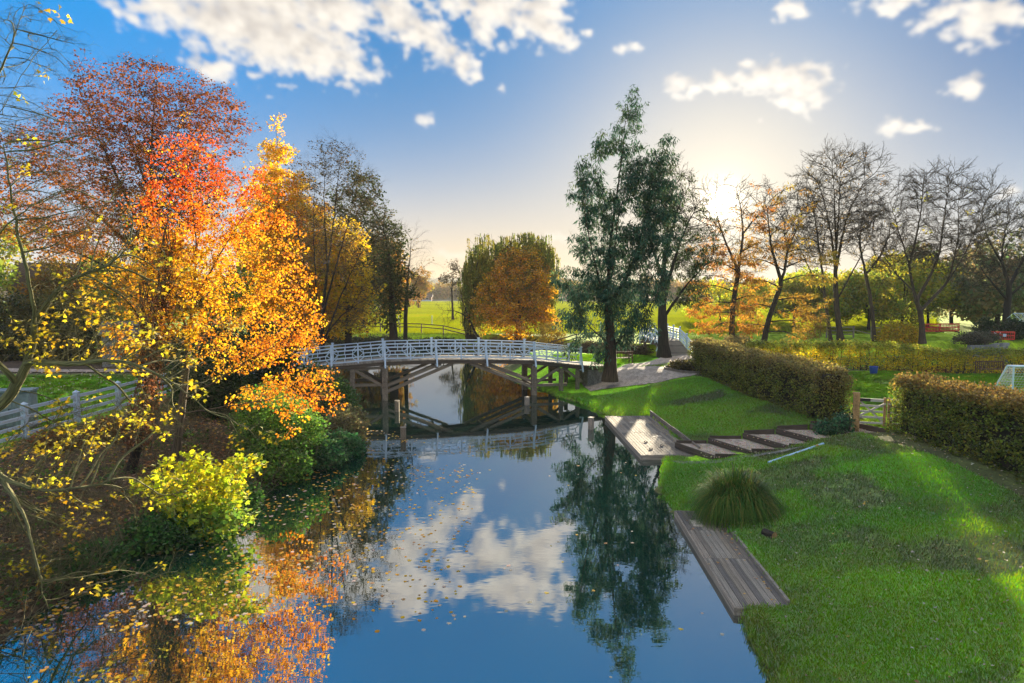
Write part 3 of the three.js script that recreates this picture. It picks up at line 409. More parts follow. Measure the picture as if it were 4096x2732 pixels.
// ---------------------------------------------------------------- timber docks
function dock(name, label, A, B, width, top, boards, cuts, seed, rim) {  // A, B: near and far corner on the water side, boards run lengthwise
  const L = Math.hypot(B[0] - A[0], B[1] - A[1]), turn = Math.atan2(B[0] - A[0], B[1] - A[1]), t = thing(name, label, 'dock', [A[0], 0, A[1]], turn), rng = rngOf(seed), bw = width / boards;
  const side = -1;                                                  // local x runs to the right bank
  const stops = [0, ...cuts, L], geos = [];
  for (let i = 0; i + 1 < stops.length; i++) for (let k = 0; k < boards; k++) {
    const len = stops[i + 1] - stops[i] - 0.012, key = i; geos[key] ??= new RoundedBoxGeometry(len, 0.05, bw - 0.007, 1, 0.006);
    const m = mesh('plank', geos[key], [M.grey, M.greyB, M.greyC, M.greyD, M.greyE][Math.floor(rng() * 5)], t); m.rotation.y = Math.PI / 2; m.position.set(side * (bw * (k + 0.5)), top - 0.025 + (rng() - 0.5) * 0.006, (stops[i] + stops[i + 1]) / 2);
  }
  block('fascia_board', M.grey, t, -side * 0.028, top - 0.13, L / 2, 0.05, 0.25, L + 0.06); block('fascia_board', M.dark, t, -side * 0.022, top - 0.33, L / 2, 0.045, 0.11, L);
  block('end_board', M.grey, t, side * width / 2, top - 0.13, -0.028, width, 0.25, 0.05); block('end_board', M.grey, t, side * width / 2, top - 0.13, L + 0.028, width, 0.25, 0.05);
  for (let s = 0.5; s < L; s += 2.1) block('pile', M.dark, t, side * 0.14, top / 2 - 0.4, s, 0.16, top + 0.6, 0.16);
  for (let s = 0.1; s < L; s += 1.3) block('joist', M.dark, t, side * width / 2, top - 0.12, s, width - 0.12, 0.14, 0.1);
  if (rim) for (let s = 0; s < L - 0.1; s += rim.len) { const m = block('rim_board', rim.mat, t, side * (width + 0.03 + (rng() - 0.5) * 0.02), top + rim.h / 2 - 0.06 + (rng() - 0.5) * 0.02, s + rim.len / 2 + (rim.from ?? 0), 0.06, rim.h, rim.len - 0.02); m.rotation.y = (rng() - 0.5) * 0.012; if (s + (rim.from ?? 0) + rim.len * 1.4 > L) break; }
  return t;
}
const DOCK1 = dock('low_dock', 'low grey boarded dock beside the near lawn, nearest the viewer', [4.58, -13.5], [4.82, -19.6], 1.08, 0.17, 8, [2.55, 4.5], 11, { len: 0.95, h: 0.14, mat: M.greyC, from: 0.15 });
const DOCK2 = dock('broad_dock', 'broad timber dock with a patch of sunlight below the steps', [5.1, -26.3], [4.82, -34.6], 2.24, 0.21, 16, [2.1, 4.2, 6.3], 12, { len: 2.05, h: 0.36, mat: M.greyB });
{ const r = rngOf(77); // bare pale patches where boards were repaired
  for (const [x, z, l, w] of [[-0.34, 5.05, 0.55, 0.26]]) { const m = mesh('pale_patch', new RoundedBoxGeometry(w, 0.012, l, 1, 0.004), M.paleWood, DOCK1); m.position.set(x, 0.172, z); }
  for (const [x, z, l, w] of [[-0.95, 6.6, 0.3, 0.2], [-1.5, 3.4, 0.28, 0.22], [-1.25, 3.3, 0.18, 0.1], [-1.9, 1.9, 0.16, 0.18], [-1.55, 2.6, 0.2, 0.12]]) { const m = mesh('pale_patch', new RoundedBoxGeometry(w, 0.012, l, 1, 0.004), M.paleWood, DOCK2); m.position.set(x, 0.212, z); }
  for (const [x, z] of [[-0.55, 0.9], [-1.15, 1.5], [-0.65, 2.2]]) { const g = mesh('mooring_ring', new THREE.TorusGeometry(0.07, 0.014, 6, 16), M.black, DOCK2); g.rotation.x = Math.PI / 2 - 0.25; g.position.set(x, 0.235, z); }
}
{ // gravel steps
  const t = thing('gravel_steps', 'broad gravel steps edged with dark timber boards climbing from the dock to the gate', 'steps', [0, 0, 0]);
  const zb = -27.35, zf = -25.15;
  for (let i = 0; i < 5; i++) {
    const x0 = STEP_X[i], x1 = STEP_X[i + 1], y = stepTop(i), sk = (z) => lerp(0.55, -0.35, (z - zb) / (zf - zb)) * -1;
    const pos = [], uv = [], idx = [], n = 10; // gravel tread, slightly skewed in plan and uneven
    for (let b = 0; b <= n; b++) for (let a = 0; a <= n; a++) { const z = lerp(zb, zf, b / n), x = lerp(x0, x1, a / n) + sk(z); pos.push(x, y - 0.02 + 0.035 * (fbm(x * 3, z * 3, i, 3) - 0.5), z); uv.push(x / 1.2, z / 1.2); if (a && b) { const o = b * (n + 1) + a; idx.push(o - n - 2, o - 1, o - n - 1, o - n - 1, o - 1, o); } }
    const g = new THREE.BufferGeometry(); g.setAttribute('position', new THREE.Float32BufferAttribute(pos, 3)); g.setAttribute('uv', new THREE.Float32BufferAttribute(uv, 2)); g.setIndex(idx); g.computeVertexNormals();
    mesh('gravel_tread', g, M.gravel, t);
    bar('riser_board', M.dark, t, V(x0 + sk(zb), y - 0.08, zb - 0.02), V(x0 + sk(zf), y - 0.08, zf + 0.02), 0.07, 0.22);
    bar('edging_board', M.dark, t, V(x0 + sk(zb) + 0.04, y + 0.02, zb - 0.05), V(x1 + sk(zb) - 0.1, y + 0.02 + (i > 1 ? 0.05 : 0), zb - 0.05), 0.06, i > 1 ? 0.22 : 0.16);
    bar('edging_board', M.dark, t, V(x0 + sk(zf) + 0.04, y + 0.01, zf + 0.05), V(x1 + sk(zf) - 0.05, y - 0.03, zf + 0.05), 0.06, 0.2);
  }
  bar('riser_board', M.dark, t, V(13.45, stepTop(4) + 0.08, zb), V(14.35, stepTop(4) + 0.08, zf), 0.07, 0.22);
  const r = rngOf(3), pl = []; for (let i = 0; i < 1500; i++) { const x = lerp(7.2, 13.9, r()), z = lerp(-27.1, -25, r()); let k = 0; while (k < 4 && x + lerp(0.55, -0.35, (z + 27.15) / 2.2) > STEP_X[k + 1]) k++; const s = 0.012 + 0.02 * r(); pl.push([place(V(x, stepTop(k) - 0.012, z), r() * 6, r() * 6, 0, s, s * 0.7, s), C(0.34 + 0.3 * r(), 0.27 + 0.2 * r(), 0.19 + 0.14 * r())]); }
  scatter('gravel', new THREE.IcosahedronGeometry(1, 0), std(1, 1, 1, 0.95), pl, t);
}
// ---------------------------------------------------------------- mooring posts in the river
[[-6.3, -37.07, 0.6, 'dark mooring post standing in the river under the left part of the bridge'], [-4.86, -30.11, 0.52, 'dark mooring post standing in the river in front of the bridge, left of the middle'], [0.87, -39.22, 0.46, 'pale capped mooring post beside the right pier of the bridge'], [3.79, -32.33, 0.55, 'pale capped mooring post just off the broad timber dock']].forEach(([x, z, h, label], i) => {
  const t = thing('mooring_post', label, 'mooring post', [x, 0, z], 0.3 * i, 'mooring posts in the river'), m = i > 1 ? M.grey : M.pier;
  block('post_shaft', m, t, -0.058, h / 2 - 0.4, 0, 0.11, h + 0.8, 0.2); block('post_shaft', m, t, 0.058, h / 2 - 0.42, 0, 0.11, h + 0.76, 0.19); block('post_cap', i > 1 ? M.paleWood : M.grey, t, 0, h + 0.012, 0, 0.25, 0.03, 0.22);
});
// ---------------------------------------------------------------- white garden fence on the left bank
{
  const t = thing('garden_fence', 'white four-rail garden fence on the left bank running to the bridge', 'fence'), pts = [];
  for (let i = 0; i < 7; i++) pts.push([-17.4 + 0.08 * Math.sin(i), -18 - 3 * i]);
  pts.push([-16.4, -37.2], [-13.8, -38.6]); { const e = bridgeToWorld(-3.1, 0, -0.08); pts.push([e.x - 0.1, e.z]); }
  pts.forEach(([x, z], i) => {
    const y = ground(x, z), last = i === pts.length - 1;
    const post = new THREE.Group(); post.name = 'fence_post'; t.add(post); post.position.set(x, y, z);
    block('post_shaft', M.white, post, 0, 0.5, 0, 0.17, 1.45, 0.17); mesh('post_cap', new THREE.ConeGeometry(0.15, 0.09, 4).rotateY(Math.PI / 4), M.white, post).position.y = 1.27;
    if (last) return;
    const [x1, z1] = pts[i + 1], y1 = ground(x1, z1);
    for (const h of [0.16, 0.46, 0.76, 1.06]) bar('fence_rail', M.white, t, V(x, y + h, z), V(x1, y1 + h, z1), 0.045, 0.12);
  });
}
{ // metal cabinet
  const y = ground(-18.7, -26), t = thing('utility_cabinet', 'grey-green metal utility cabinet behind the white fence', 'cabinet', [-19.0, y, -25.9], 0.25);
  mesh('cabinet_body', new RoundedBoxGeometry(1.2, 1.42, 0.7, 2, 0.02), M.steel, t).position.y = 0.71; mesh('cabinet_roof', new RoundedBoxGeometry(1.3, 0.09, 0.8, 2, 0.02), M.steel, t).position.y = 1.46;
  block('cabinet_plinth', M.concrete, t, 0, 0.04, 0, 1.28, 0.1, 0.78);
  for (const x of [-0.29, 0.29]) { const d = mesh('cabinet_door', new RoundedBoxGeometry(0.55, 1.22, 0.03, 1, 0.008), M.steel, t); d.position.set(x, 0.74, 0.355); block('handle', M.black, d, x < 0 ? 0.2 : -0.2, 0, 0.025, 0.03, 0.14, 0.03); }
}
// ---------------------------------------------------------------- field gate between the hedges
{
  const y = ground(13.3, -26) + 0.0, t = thing('field_gate', 'five-barred wooden double gate with a stout new timber post between the hedges', 'gate', [13.32, 1.32, -26.15], -0.32);
  block('gate_post', M.newWood, t, 0, 0.62, 0, 0.22, 1.5, 0.22); block('gate_post', M.newWood, t, 2.05, 0.6, 0, 0.18, 1.42, 0.18);
  for (const [x0, x1, k] of [[0.13, 1.0, 1], [1.1, 1.95, -1]]) {
    bar('top_bar', M.silver, t, V(x0, 1.1, 0), V(x1, 1.1, 0), 0.07, 0.11);
    for (const h of [0.22, 0.44, 0.66, 0.88]) bar('gate_bar', M.silver, t, V(x0, h, 0.01), V(x1, h, 0.01), 0.035, 0.075);
    bar('brace', M.silver, t, V(k > 0 ? x0 : x1, 1.05, -0.035), V(k > 0 ? x1 : x0, 0.2, -0.035), 0.03, 0.07); bar('brace', M.silver, t, V(k > 0 ? x1 : x0, 1.0, 0.045), V(k > 0 ? x0 : x1, 0.5, 0.045), 0.03, 0.07);
    block('stile', M.newWood, t, k > 0 ? x1 - 0.02 : x0 + 0.02, 0.66, -0.002, 0.09, 1.1, 0.08); block('hinge_strap', M.black, t, k > 0 ? x0 + 0.17 : x1 - 0.17, 1.105, 0, 0.36, 0.118, 0.078);
  }
}
// ---------------------------------------------------------------- benches, goal, bucket and other small things
function bench(name, label, p, turn, wide) {
  const t = thing(name, label, 'bench', p, turn, 'wooden park benches');
  for (const x of [-wide / 2, wide / 2]) { for (const [z, h] of [[0.22, 0.6], [-0.22, 0.88]]) bar('leg', M.bench, t, V(x, 0, z), V(x, h, z - (h > 0.7 ? 0.06 : 0)), 0.06, 0.06); bar('armrest', M.bench, t, V(x, 0.62, 0.27), V(x, 0.62, -0.24), 0.07, 0.045); }
  for (let i = 0; i < 5; i++) bar('seat_slat', M.bench, t, V(-wide / 2, 0.42, 0.22 - i * 0.1), V(wide / 2, 0.42, 0.22 - i * 0.1), 0.075, 0.03);
  bar('top_rail', M.bench, t, V(-wide / 2, 0.87, -0.28), V(wide / 2, 0.87, -0.28), 0.05, 0.08);
  for (let i = 1; i < wide / 0.12 - 0.5; i++) bar('back_slat', M.bench, t, V(-wide / 2 + i * 0.12, 0.44, -0.235), V(-wide / 2 + i * 0.12, 0.84, -0.275), 0.025, 0.06);
}
bench('park_bench', 'dark wooden bench on the sunlit strip of lawn behind the tall evergreen', [7.9, ground(7.9, -48.9), -48.9], Math.PI + 0.35, 1.45);
bench('park_bench', 'brown wooden bench below the thin see-through hedge beside the goal', [30.7, ground(30.7, -43.6), -43.4], -0.05, 1.75);
{
  const y = ground(24, -32.6), t = thing('football_goal', 'white metal football goal with a square net', 'goal', [0, y, 0]), A = V(23.66, 0, -33.5), F = V(23.95, 0, -32.4);   // back corner, front post
  const along = V(2.7, 0, 0.25), bars = (n, a, b, r = 0.045) => { const d = b.clone().sub(a), m = mesh(n, new THREE.CylinderGeometry(r, r, d.length(), 10), M.goal, t); m.position.copy(a).add(b).multiplyScalar(0.5); m.quaternion.setFromUnitVectors(V(0, 1, 0), d.normalize()); };
  const T = F.clone().add(V(-0.35, 1.62, -0.2)), F0 = F.clone(), pts = [];
  bars('goal_post', F0, T.clone().add(V(0.35, 0, 0.2))); bars('goal_post', F0.clone().add(along), T.clone().add(along).add(V(0.35, 0, 0.2)));
  const top0 = T.clone().add(V(0.35, 0, 0.2)), topB = top0.clone().add(V(-0.08, 0, -0.3));
  bars('crossbar', top0, top0.clone().add(along)); bars('stay', top0, topB); bars('stay', topB, A); bars('ground_bar', A, F0); bars('stay', topB.clone().add(along), A.clone().add(along)); bars('ground_bar', A, A.clone().add(along)); bars('stay', topB, topB.clone().add(along));
  const net = [], cord = (a, b) => { const d = b.clone().sub(a), L = d.length(); const g = new THREE.CylinderGeometry(0.006, 0.006, L, 4, 1, true); g.applyQuaternion(new THREE.Quaternion().setFromUnitVectors(V(0, 1, 0), d.normalize())); g.translate((a.x + b.x) / 2, (a.y + b.y) / 2, (a.z + b.z) / 2); net.push(g); };
  for (let i = 0; i <= 11; i++) { const u = i / 11; cord(A.clone().lerp(F0, u), topB.clone().lerp(top0, u)); cord(A.clone().lerp(topB, u), F0.clone().lerp(top0, u)); }
  for (let i = 0; i <= 20; i++) { const o = along.clone().multiplyScalar(i / 20); cord(A.clone().add(o), topB.clone().add(o)); } for (let i = 0; i <= 12; i++) { const a = A.clone().lerp(topB, i / 12); cord(a, a.clone().add(along)); }
  mesh('net', mergeGeometries(net), M.net, t);
}
{ const t = thing('bucket', 'blue plastic bucket on the lawn near the see-through hedge', 'bucket', [22.7, ground(22.7, -42.8), -42.6]); mesh('bucket_body', new THREE.LatheGeometry([[0.001, 0], [0.2, 0], [0.25, 0.46], [0.27, 0.46], [0.27, 0.5], [0.235, 0.5], [0.19, 0.03], [0.001, 0.03]].map((p) => new THREE.Vector2(...p)), 20), M.blue, t); const h = mesh('handle', new THREE.TorusGeometry(0.25, 0.01, 5, 16, Math.PI), M.black, t); h.position.y = 0.46; h.rotation.x = 1.1; }
{ const y = ground(10, -23.6); const a = V(8.8, ground(8.8, -23.05) + 0.07, -23.05), b = V(11.15, ground(11.15, -24.1) + 0.07, -24.1), t = thing('pole', 'pale blue painted pole lying on the lawn below the steps', 'pole', a.toArray()), d = b.clone().sub(a), m = mesh('pole_shaft', new THREE.CylinderGeometry(0.045, 0.045, d.length(), 12), std(0.42, 0.62, 0.82, 0.5), t); m.position.copy(d).multiplyScalar(0.5); const e = mesh('joint_collar', new THREE.CylinderGeometry(0.052, 0.052, 0.14, 12), M.newWood, t); e.position.copy(d).multiplyScalar(0.87); const q = new THREE.Quaternion().setFromUnitVectors(V(0, 1, 0), d.clone().normalize()); m.quaternion.copy(q); e.quaternion.copy(q); }
{ const m = bar('stick', std(0.6, 0.5, 0.05, 0.6), scene, V(27.6, ground(27.6, -41.5) + 0.03, -41.5), V(28.9, ground(28.9, -41.4) + 0.03, -41.4), 0.05, 0.05); m.name = 'garden_cane'; tag(m, 'yellow cane lying on the worn lawn before the see-through hedge', 'cane'); }
// red pedestrian barriers across the pond
function barrier(label, x, y, z, turn, w = 2, ring = false) {
  const t = thing('safety_barrier', label, 'barrier', [x, y, z], turn, 'red plastic safety barriers');
  for (const h of [0.16, 0.95]) bar('barrier_rail', M.red, t, V(-w / 2, h, 0), V(w / 2, h, 0), 0.07, 0.13); bar('barrier_rail', M.red, t, V(-w / 2, 0.56, 0), V(w / 2, 0.56, 0), 0.05, 0.1);
  for (let i = 0; i <= 12; i++) bar('barrier_upright', M.red, t, V(-w / 2 + (w * i) / 12, 0.1, 0), V(-w / 2 + (w * i) / 12, 1.0, 0), i % 12 ? 0.035 : 0.09, i % 12 ? 0.05 : 0.09);
  for (const u of [-0.4, 0.4]) block('barrier_foot', M.black, t, u * w, 0.04, 0, 0.12, 0.08, 0.6);
  if (ring) { mesh('reflective_panel', new RoundedBoxGeometry(0.34, 0.3, 0.02, 1, 0.008), M.white, t).position.set(0.15, 0.6, 0.05); }
}
barrier('red plastic safety barrier with a white panel, on the grass beyond the pond', 52.9, 1.25, -73.4, -0.1, 2.3, true);
barrier('red plastic safety barrier left of the top of the stone pond wall', 47.6, 1.9, -77.5, 0.1, 2.2);
barrier('red plastic safety barrier right of its neighbour above the stone pond wall', 50.0, 1.9, -77.9, 0.05, 2.2);
{ const t = thing('life_ring', 'red life ring hung on the safety barrier beyond the pond', 'life ring', [52.2, 1.85, -73.26], -0.1); mesh('ring', new THREE.TorusGeometry(0.33, 0.09, 10, 24), std(0.75, 0.06, 0.03, 0.45), t); for (let i = 0; i < 4; i++) { const b = mesh('white_band', new THREE.TorusGeometry(0.33, 0.096, 8, 5, 0.35), M.white, t); b.rotation.z = i * Math.PI / 2 + 0.6; } }
{ // stone pond wall
  const t = thing('pond_wall', 'grey stone retaining wall along the far edge of the pond', 'wall'), r = rngOf(31), pts = [[45.6, -68.2], [47.2, -68.4], [48.9, -69.2], [50.4, -70.8], [52, -71.6]], st = [M.stone, std(0.38, 0.37, 0.34, 0.95, { map: grainMap }), std(0.24, 0.24, 0.23, 0.95, { map: grainMap })];
  for (let i = 0; i + 1 < pts.length; i++) for (let row = 0; row < 4; row++) for (let k = 0; k < 3; k++) { const f = (u) => V(lerp(pts[i][0], pts[i + 1][0], u), 0.02 + row * 0.33, lerp(pts[i][1], pts[i + 1][1], u)), o = row % 2 ? 0.12 : 0; bar('stone', st[Math.floor(r() * 3)], t, f(k / 3 + o + 0.01), f((k + 1) / 3 + o - 0.01), 0.42 + 0.06 * r(), 0.315); }
}
{ // greenhouse at the right edge
  const t = thing('greenhouse', 'small white-framed greenhouse at the right edge beyond the pond', 'greenhouse', [58.3, 1.35, -77], 0.1), P = [[-1.9, 0, 1.3], [1.9, 0, 1.3], [1.9, 0, -1.3], [-1.9, 0, -1.3]].map((p) => V(...p)), up = V(0, 1.8, 0), ra = V(-1.9, 2.75, 0), rb = V(1.9, 2.75, 0);
  P.forEach((p, i) => { bar('frame_bar', M.white, t, p, p.clone().add(up), 0.07, 0.07); const q = P[(i + 1) % 4]; bar('frame_bar', M.white, t, p.clone().add(up), q.clone().add(up), 0.06, 0.06); bar('frame_bar', M.white, t, p.clone().add(V(0, 0.5, 0)), q.clone().add(V(0, 0.5, 0)), 0.05, 0.05); });
  for (const z of [1.3, -1.3]) for (let i = 0; i <= 4; i++) { const x = -1.9 + 0.95 * i, r = V(x, 2.75, 0); bar('glazing_bar', M.white, t, V(x, 1.8, z), r, 0.05, 0.05); if (i % 4) bar('glazing_bar', M.white, t, V(x, 0, z), V(x, 1.8, z), 0.05, 0.05); }
  bar('ridge', M.white, t, ra, rb, 0.07, 0.07);
  for (const z of [1.28, -1.28]) for (let i = 0; i < 4; i++) block('pane', M.glass, t, -1.42 + 0.95 * i, 0.9, z, 0.9, 1.76, 0.006);
  for (const x of [-1.88, 1.88]) block('pane', M.glass, t, x, 0.9, 0, 0.006, 1.76, 2.5);
  for (const s of [1, -1]) for (let i = 0; i < 4; i++) { const m = block('pane', M.glass, t, -1.42 + 0.95 * i, 2.27, s * 0.65, 0.9, 0.006, 1.58); m.rotation.x = s * 0.63; }
}
// ---------------------------------------------------------------- brown rail fences along the field
function railFence(label, pts, step, h = 1.15) {
  const t = thing('rail_fence', label, 'fence', [0, 0, 0], 0), line = [];
  for (let i = 0; i + 1 < pts.length; i++) { const [x0, z0] = pts[i], [x1, z1] = pts[i + 1], n = Math.max(1, Math.round(Math.hypot(x1 - x0, z1 - z0) / step)); for (let k = 0; k < n + (i === pts.length - 2 ? 1 : 0); k++) line.push([lerp(x0, x1, k / n), lerp(z0, z1, k / n)]); }
  line.forEach(([x, z], i) => { const y = ground(x, z); block('fence_post', M.dark, t, x, y + h / 2 - 0.2, z, 0.12, h + 0.4, 0.12); if (i + 1 < line.length) { const [a, b] = line[i + 1], y1 = ground(a, b); for (const k of [0.62, 0.96]) bar('fence_rail', M.dark, t, V(x, y + h * k, z), V(a, y1 + h * k, b), 0.06, 0.11); } });
}
railFence('brown two-rail fence along the field left of the willow', [[-24, -87], [-13.8, -84], [-5.5, -81]], 2.9);
railFence('brown two-rail fence along the field right of the golden tree', [[2, -72.5], [9, -69.6], [12.2, -68.4]], 2.9);
railFence('low brown rail fence behind the see-through hedge', [[17, -50.5], [26.2, -50.2]], 2.4, 0.95);
{ const t = thing('stile_fence', 'grey wooden stile and rails beside the bare trunks beyond the hedge', 'fence', [37.5, 0, -76]); const y = ground(37.5, -76); for (const x of [-2.4, -0.9, 0.6, 2.6, 3.6]) block('fence_post', M.grey, t, x, y + 0.6, 0, 0.14, 1.4, 0.14); for (const h of [0.4, 0.8, 1.2]) { bar('fence_rail', M.grey, t, V(-2.4, y + h, 0.02), V(0.6, y + h, 0.02), 0.05, 0.11); bar('fence_rail', M.grey, t, V(2.6, y + h, 0.02), V(3.6, y + h * 0.9, 0.4), 0.05, 0.11); } bar('fence_rail', M.grey, t, V(0.6, y + 0.9, 0), V(3.4, y + 0.2, 0.6), 0.05, 0.1); }
[[-17.6, -106, 'third from the right'], [-12.2, -104, 'second from the right'], [-24.2, -140, 'farthest left on the field'], [-7.1, -101, 'nearest the willow'], [8.2, -84, 'left of the pair behind the bench'], [10.9, -84, 'right of the pair behind the bench']].forEach(([x, z, w]) => { const t = thing('field_post', 'slim white marker post on the sports field, ' + w, 'marker post', [x, ground(x, z), z], 0, 'white posts on the sports field'); mesh('post_shaft', new THREE.CylinderGeometry(0.055, 0.06, 1.3, 8), M.white, t).position.y = 0.65; mesh('post_cap', new THREE.CylinderGeometry(0.065, 0.065, 0.08, 8), M.white, t).position.y = 1.34; });
// ---------------------------------------------------------------- buildings
{
  const t = thing('brick_house', 'brick house with a dark tiled roof behind the trees at the far left', 'house', [-58, 1.4, -88], 0.35);
  block('wall', M.render, t, 0, 2.6, 0, 9, 5.4, 7); const s = new THREE.Shape([[-4, 0], [4, 0], [0, 3.6]].map((p) => new THREE.Vector2(...p)));
  const rf = mesh('roof', new THREE.ExtrudeGeometry(s, { depth: 9.6, bevelEnabled: false }).rotateY(Math.PI / 2).translate(-4.8, 0, 0), M.roof, t); rf.position.y = 5.2; block('chimney', M.brick, rf, 2.8, 3.4, 0.3, 0.8, 2.2, 0.8);
  for (const [x, y] of [[-2.6, 1.4], [0, 1.4], [2.6, 1.4], [-2.6, 4], [0, 4], [2.6, 4]]) { const f = block('window', M.white, t, x, y, 3.51, 1.3, 1.3, 0.08); block('pane', M.window, f, 0, 0, 0.4, 0.84, 0.84, 0.5); }
}
{
  const t = thing('field_pavilion', 'long low pavilion with a pale veranda at the far edge of the field', 'pavilion', [-49, 1.5, -345], 0.05);
  block('wall', M.brick, t, 0, 1.1, 0, 17, 2.2, 6); mesh('roof', new THREE.ExtrudeGeometry(new THREE.Shape([[-3.6, 0], [3.6, 0], [0, 1.5]].map((p) => new THREE.Vector2(...p))), { depth: 18, bevelEnabled: false }).rotateY(Math.PI / 2).translate(-9, 2.2, 0), M.roof, t);
  for (let i = 0; i < 5; i++) { const w = block('window', M.white, t, -6.4 + 3.2 * i, 1.3, 3, 1.6, 1.0, 0.1); block('pane', M.window, w, 0, 0, 0.5, 0.88, 0.86, 0.6); } block('veranda', M.white, t, 0, 0.35, 4.0, 17, 0.6, 0.2);
}
{ const t = thing('garden_shed', 'small cream garden shed half hidden behind the left-hand trees', 'shed', [-27.2, ground(-27.2, -48), -48], 0.3); block('wall', M.render, t, 0, 1.1, 0, 2.6, 2.2, 2); mesh('roof', new THREE.ExtrudeGeometry(new THREE.Shape([[-1.3, 0], [1.3, 0], [0, 0.9]].map((p) => new THREE.Vector2(...p))), { depth: 3, bevelEnabled: false }).rotateY(Math.PI / 2).translate(-1.5, 2.2, 0), M.stone, t); const d = block('door', M.bench, t, 0.3, 0.95, 1.01, 0.8, 1.8, 0.05); block('handle', M.black, d, 0.36, 0, 0.6, 0.06, 0.06, 0.8); }
{ // curved edging of the small planting bed
  const t = thing('bed_edging', 'curved timber edging around the small planting bed at the hedge end', 'edging'), pts = [[11.3, -46.4], [10.3, -45.4], [10.0, -44.2], [10.6, -43.1], [11.8, -42.5]];
  const c = new THREE.CatmullRomCurve3(pts.map(([x, z]) => V(x, ground(x, z) + 0.1, z))).getPoints(14); for (let i = 0; i < 14; i++) bar('edging_board', M.greyB, t, c[i], c[i + 1], 0.06, 0.2);
}

// ---------------------------------------------------------------- growing trees
const TUBE = () => ({ p: [], n: [], u: [], i: [] }), LEAFY = () => ({ p: [], n: [], u: [], i: [], c: [] });
function tubeInto(B, pts, rad, sides) {
  const n = pts.length, base = B.p.length / 3, t = V(), a = V(), b = V(); let up = V(0, 0, 1), len = 0;
  for (let k = 0; k < n; k++) {
    t.subVectors(pts[Math.min(n - 1, k + 1)], pts[Math.max(0, k - 1)]).normalize();
    if (Math.abs(t.dot(up)) > 0.9) up = V(1, 0, 0);
    a.crossVectors(up, t).normalize(); b.crossVectors(t, a); up.copy(b);
    if (k) len += pts[k].distanceTo(pts[k - 1]);
    for (let s = 0; s <= sides; s++) {
      const w = (s / sides) * Math.PI * 2, c = Math.cos(w), d = Math.sin(w), nx = a.x * c + b.x * d, ny = a.y * c + b.y * d, nz = a.z * c + b.z * d, r = rad[k];
      B.p.push(pts[k].x + nx * r, pts[k].y + ny * r, pts[k].z + nz * r); B.n.push(nx, ny, nz); B.c?.push(0.35, 0.3, 0.28); B.u.push((s / sides) * Math.max(0.3, Math.round(rad[0] * 6.3 / 0.6)), len / 1.2);
      if (k && s) { const o = base + k * (sides + 1) + s, q = o - sides - 1; B.i.push(q - 1, q, o - 1, q, o, o - 1); }
    }
  }
}
function built(B) { const g = new THREE.BufferGeometry(); g.setAttribute('position', new THREE.Float32BufferAttribute(B.p, 3)); g.setAttribute('normal', new THREE.Float32BufferAttribute(B.n, 3)); g.setAttribute('uv', new THREE.Float32BufferAttribute(B.u, 2)); g.setIndex(B.i); if (B.c?.length) g.setAttribute('color', new THREE.Float32BufferAttribute(B.c, 3)); return g; }
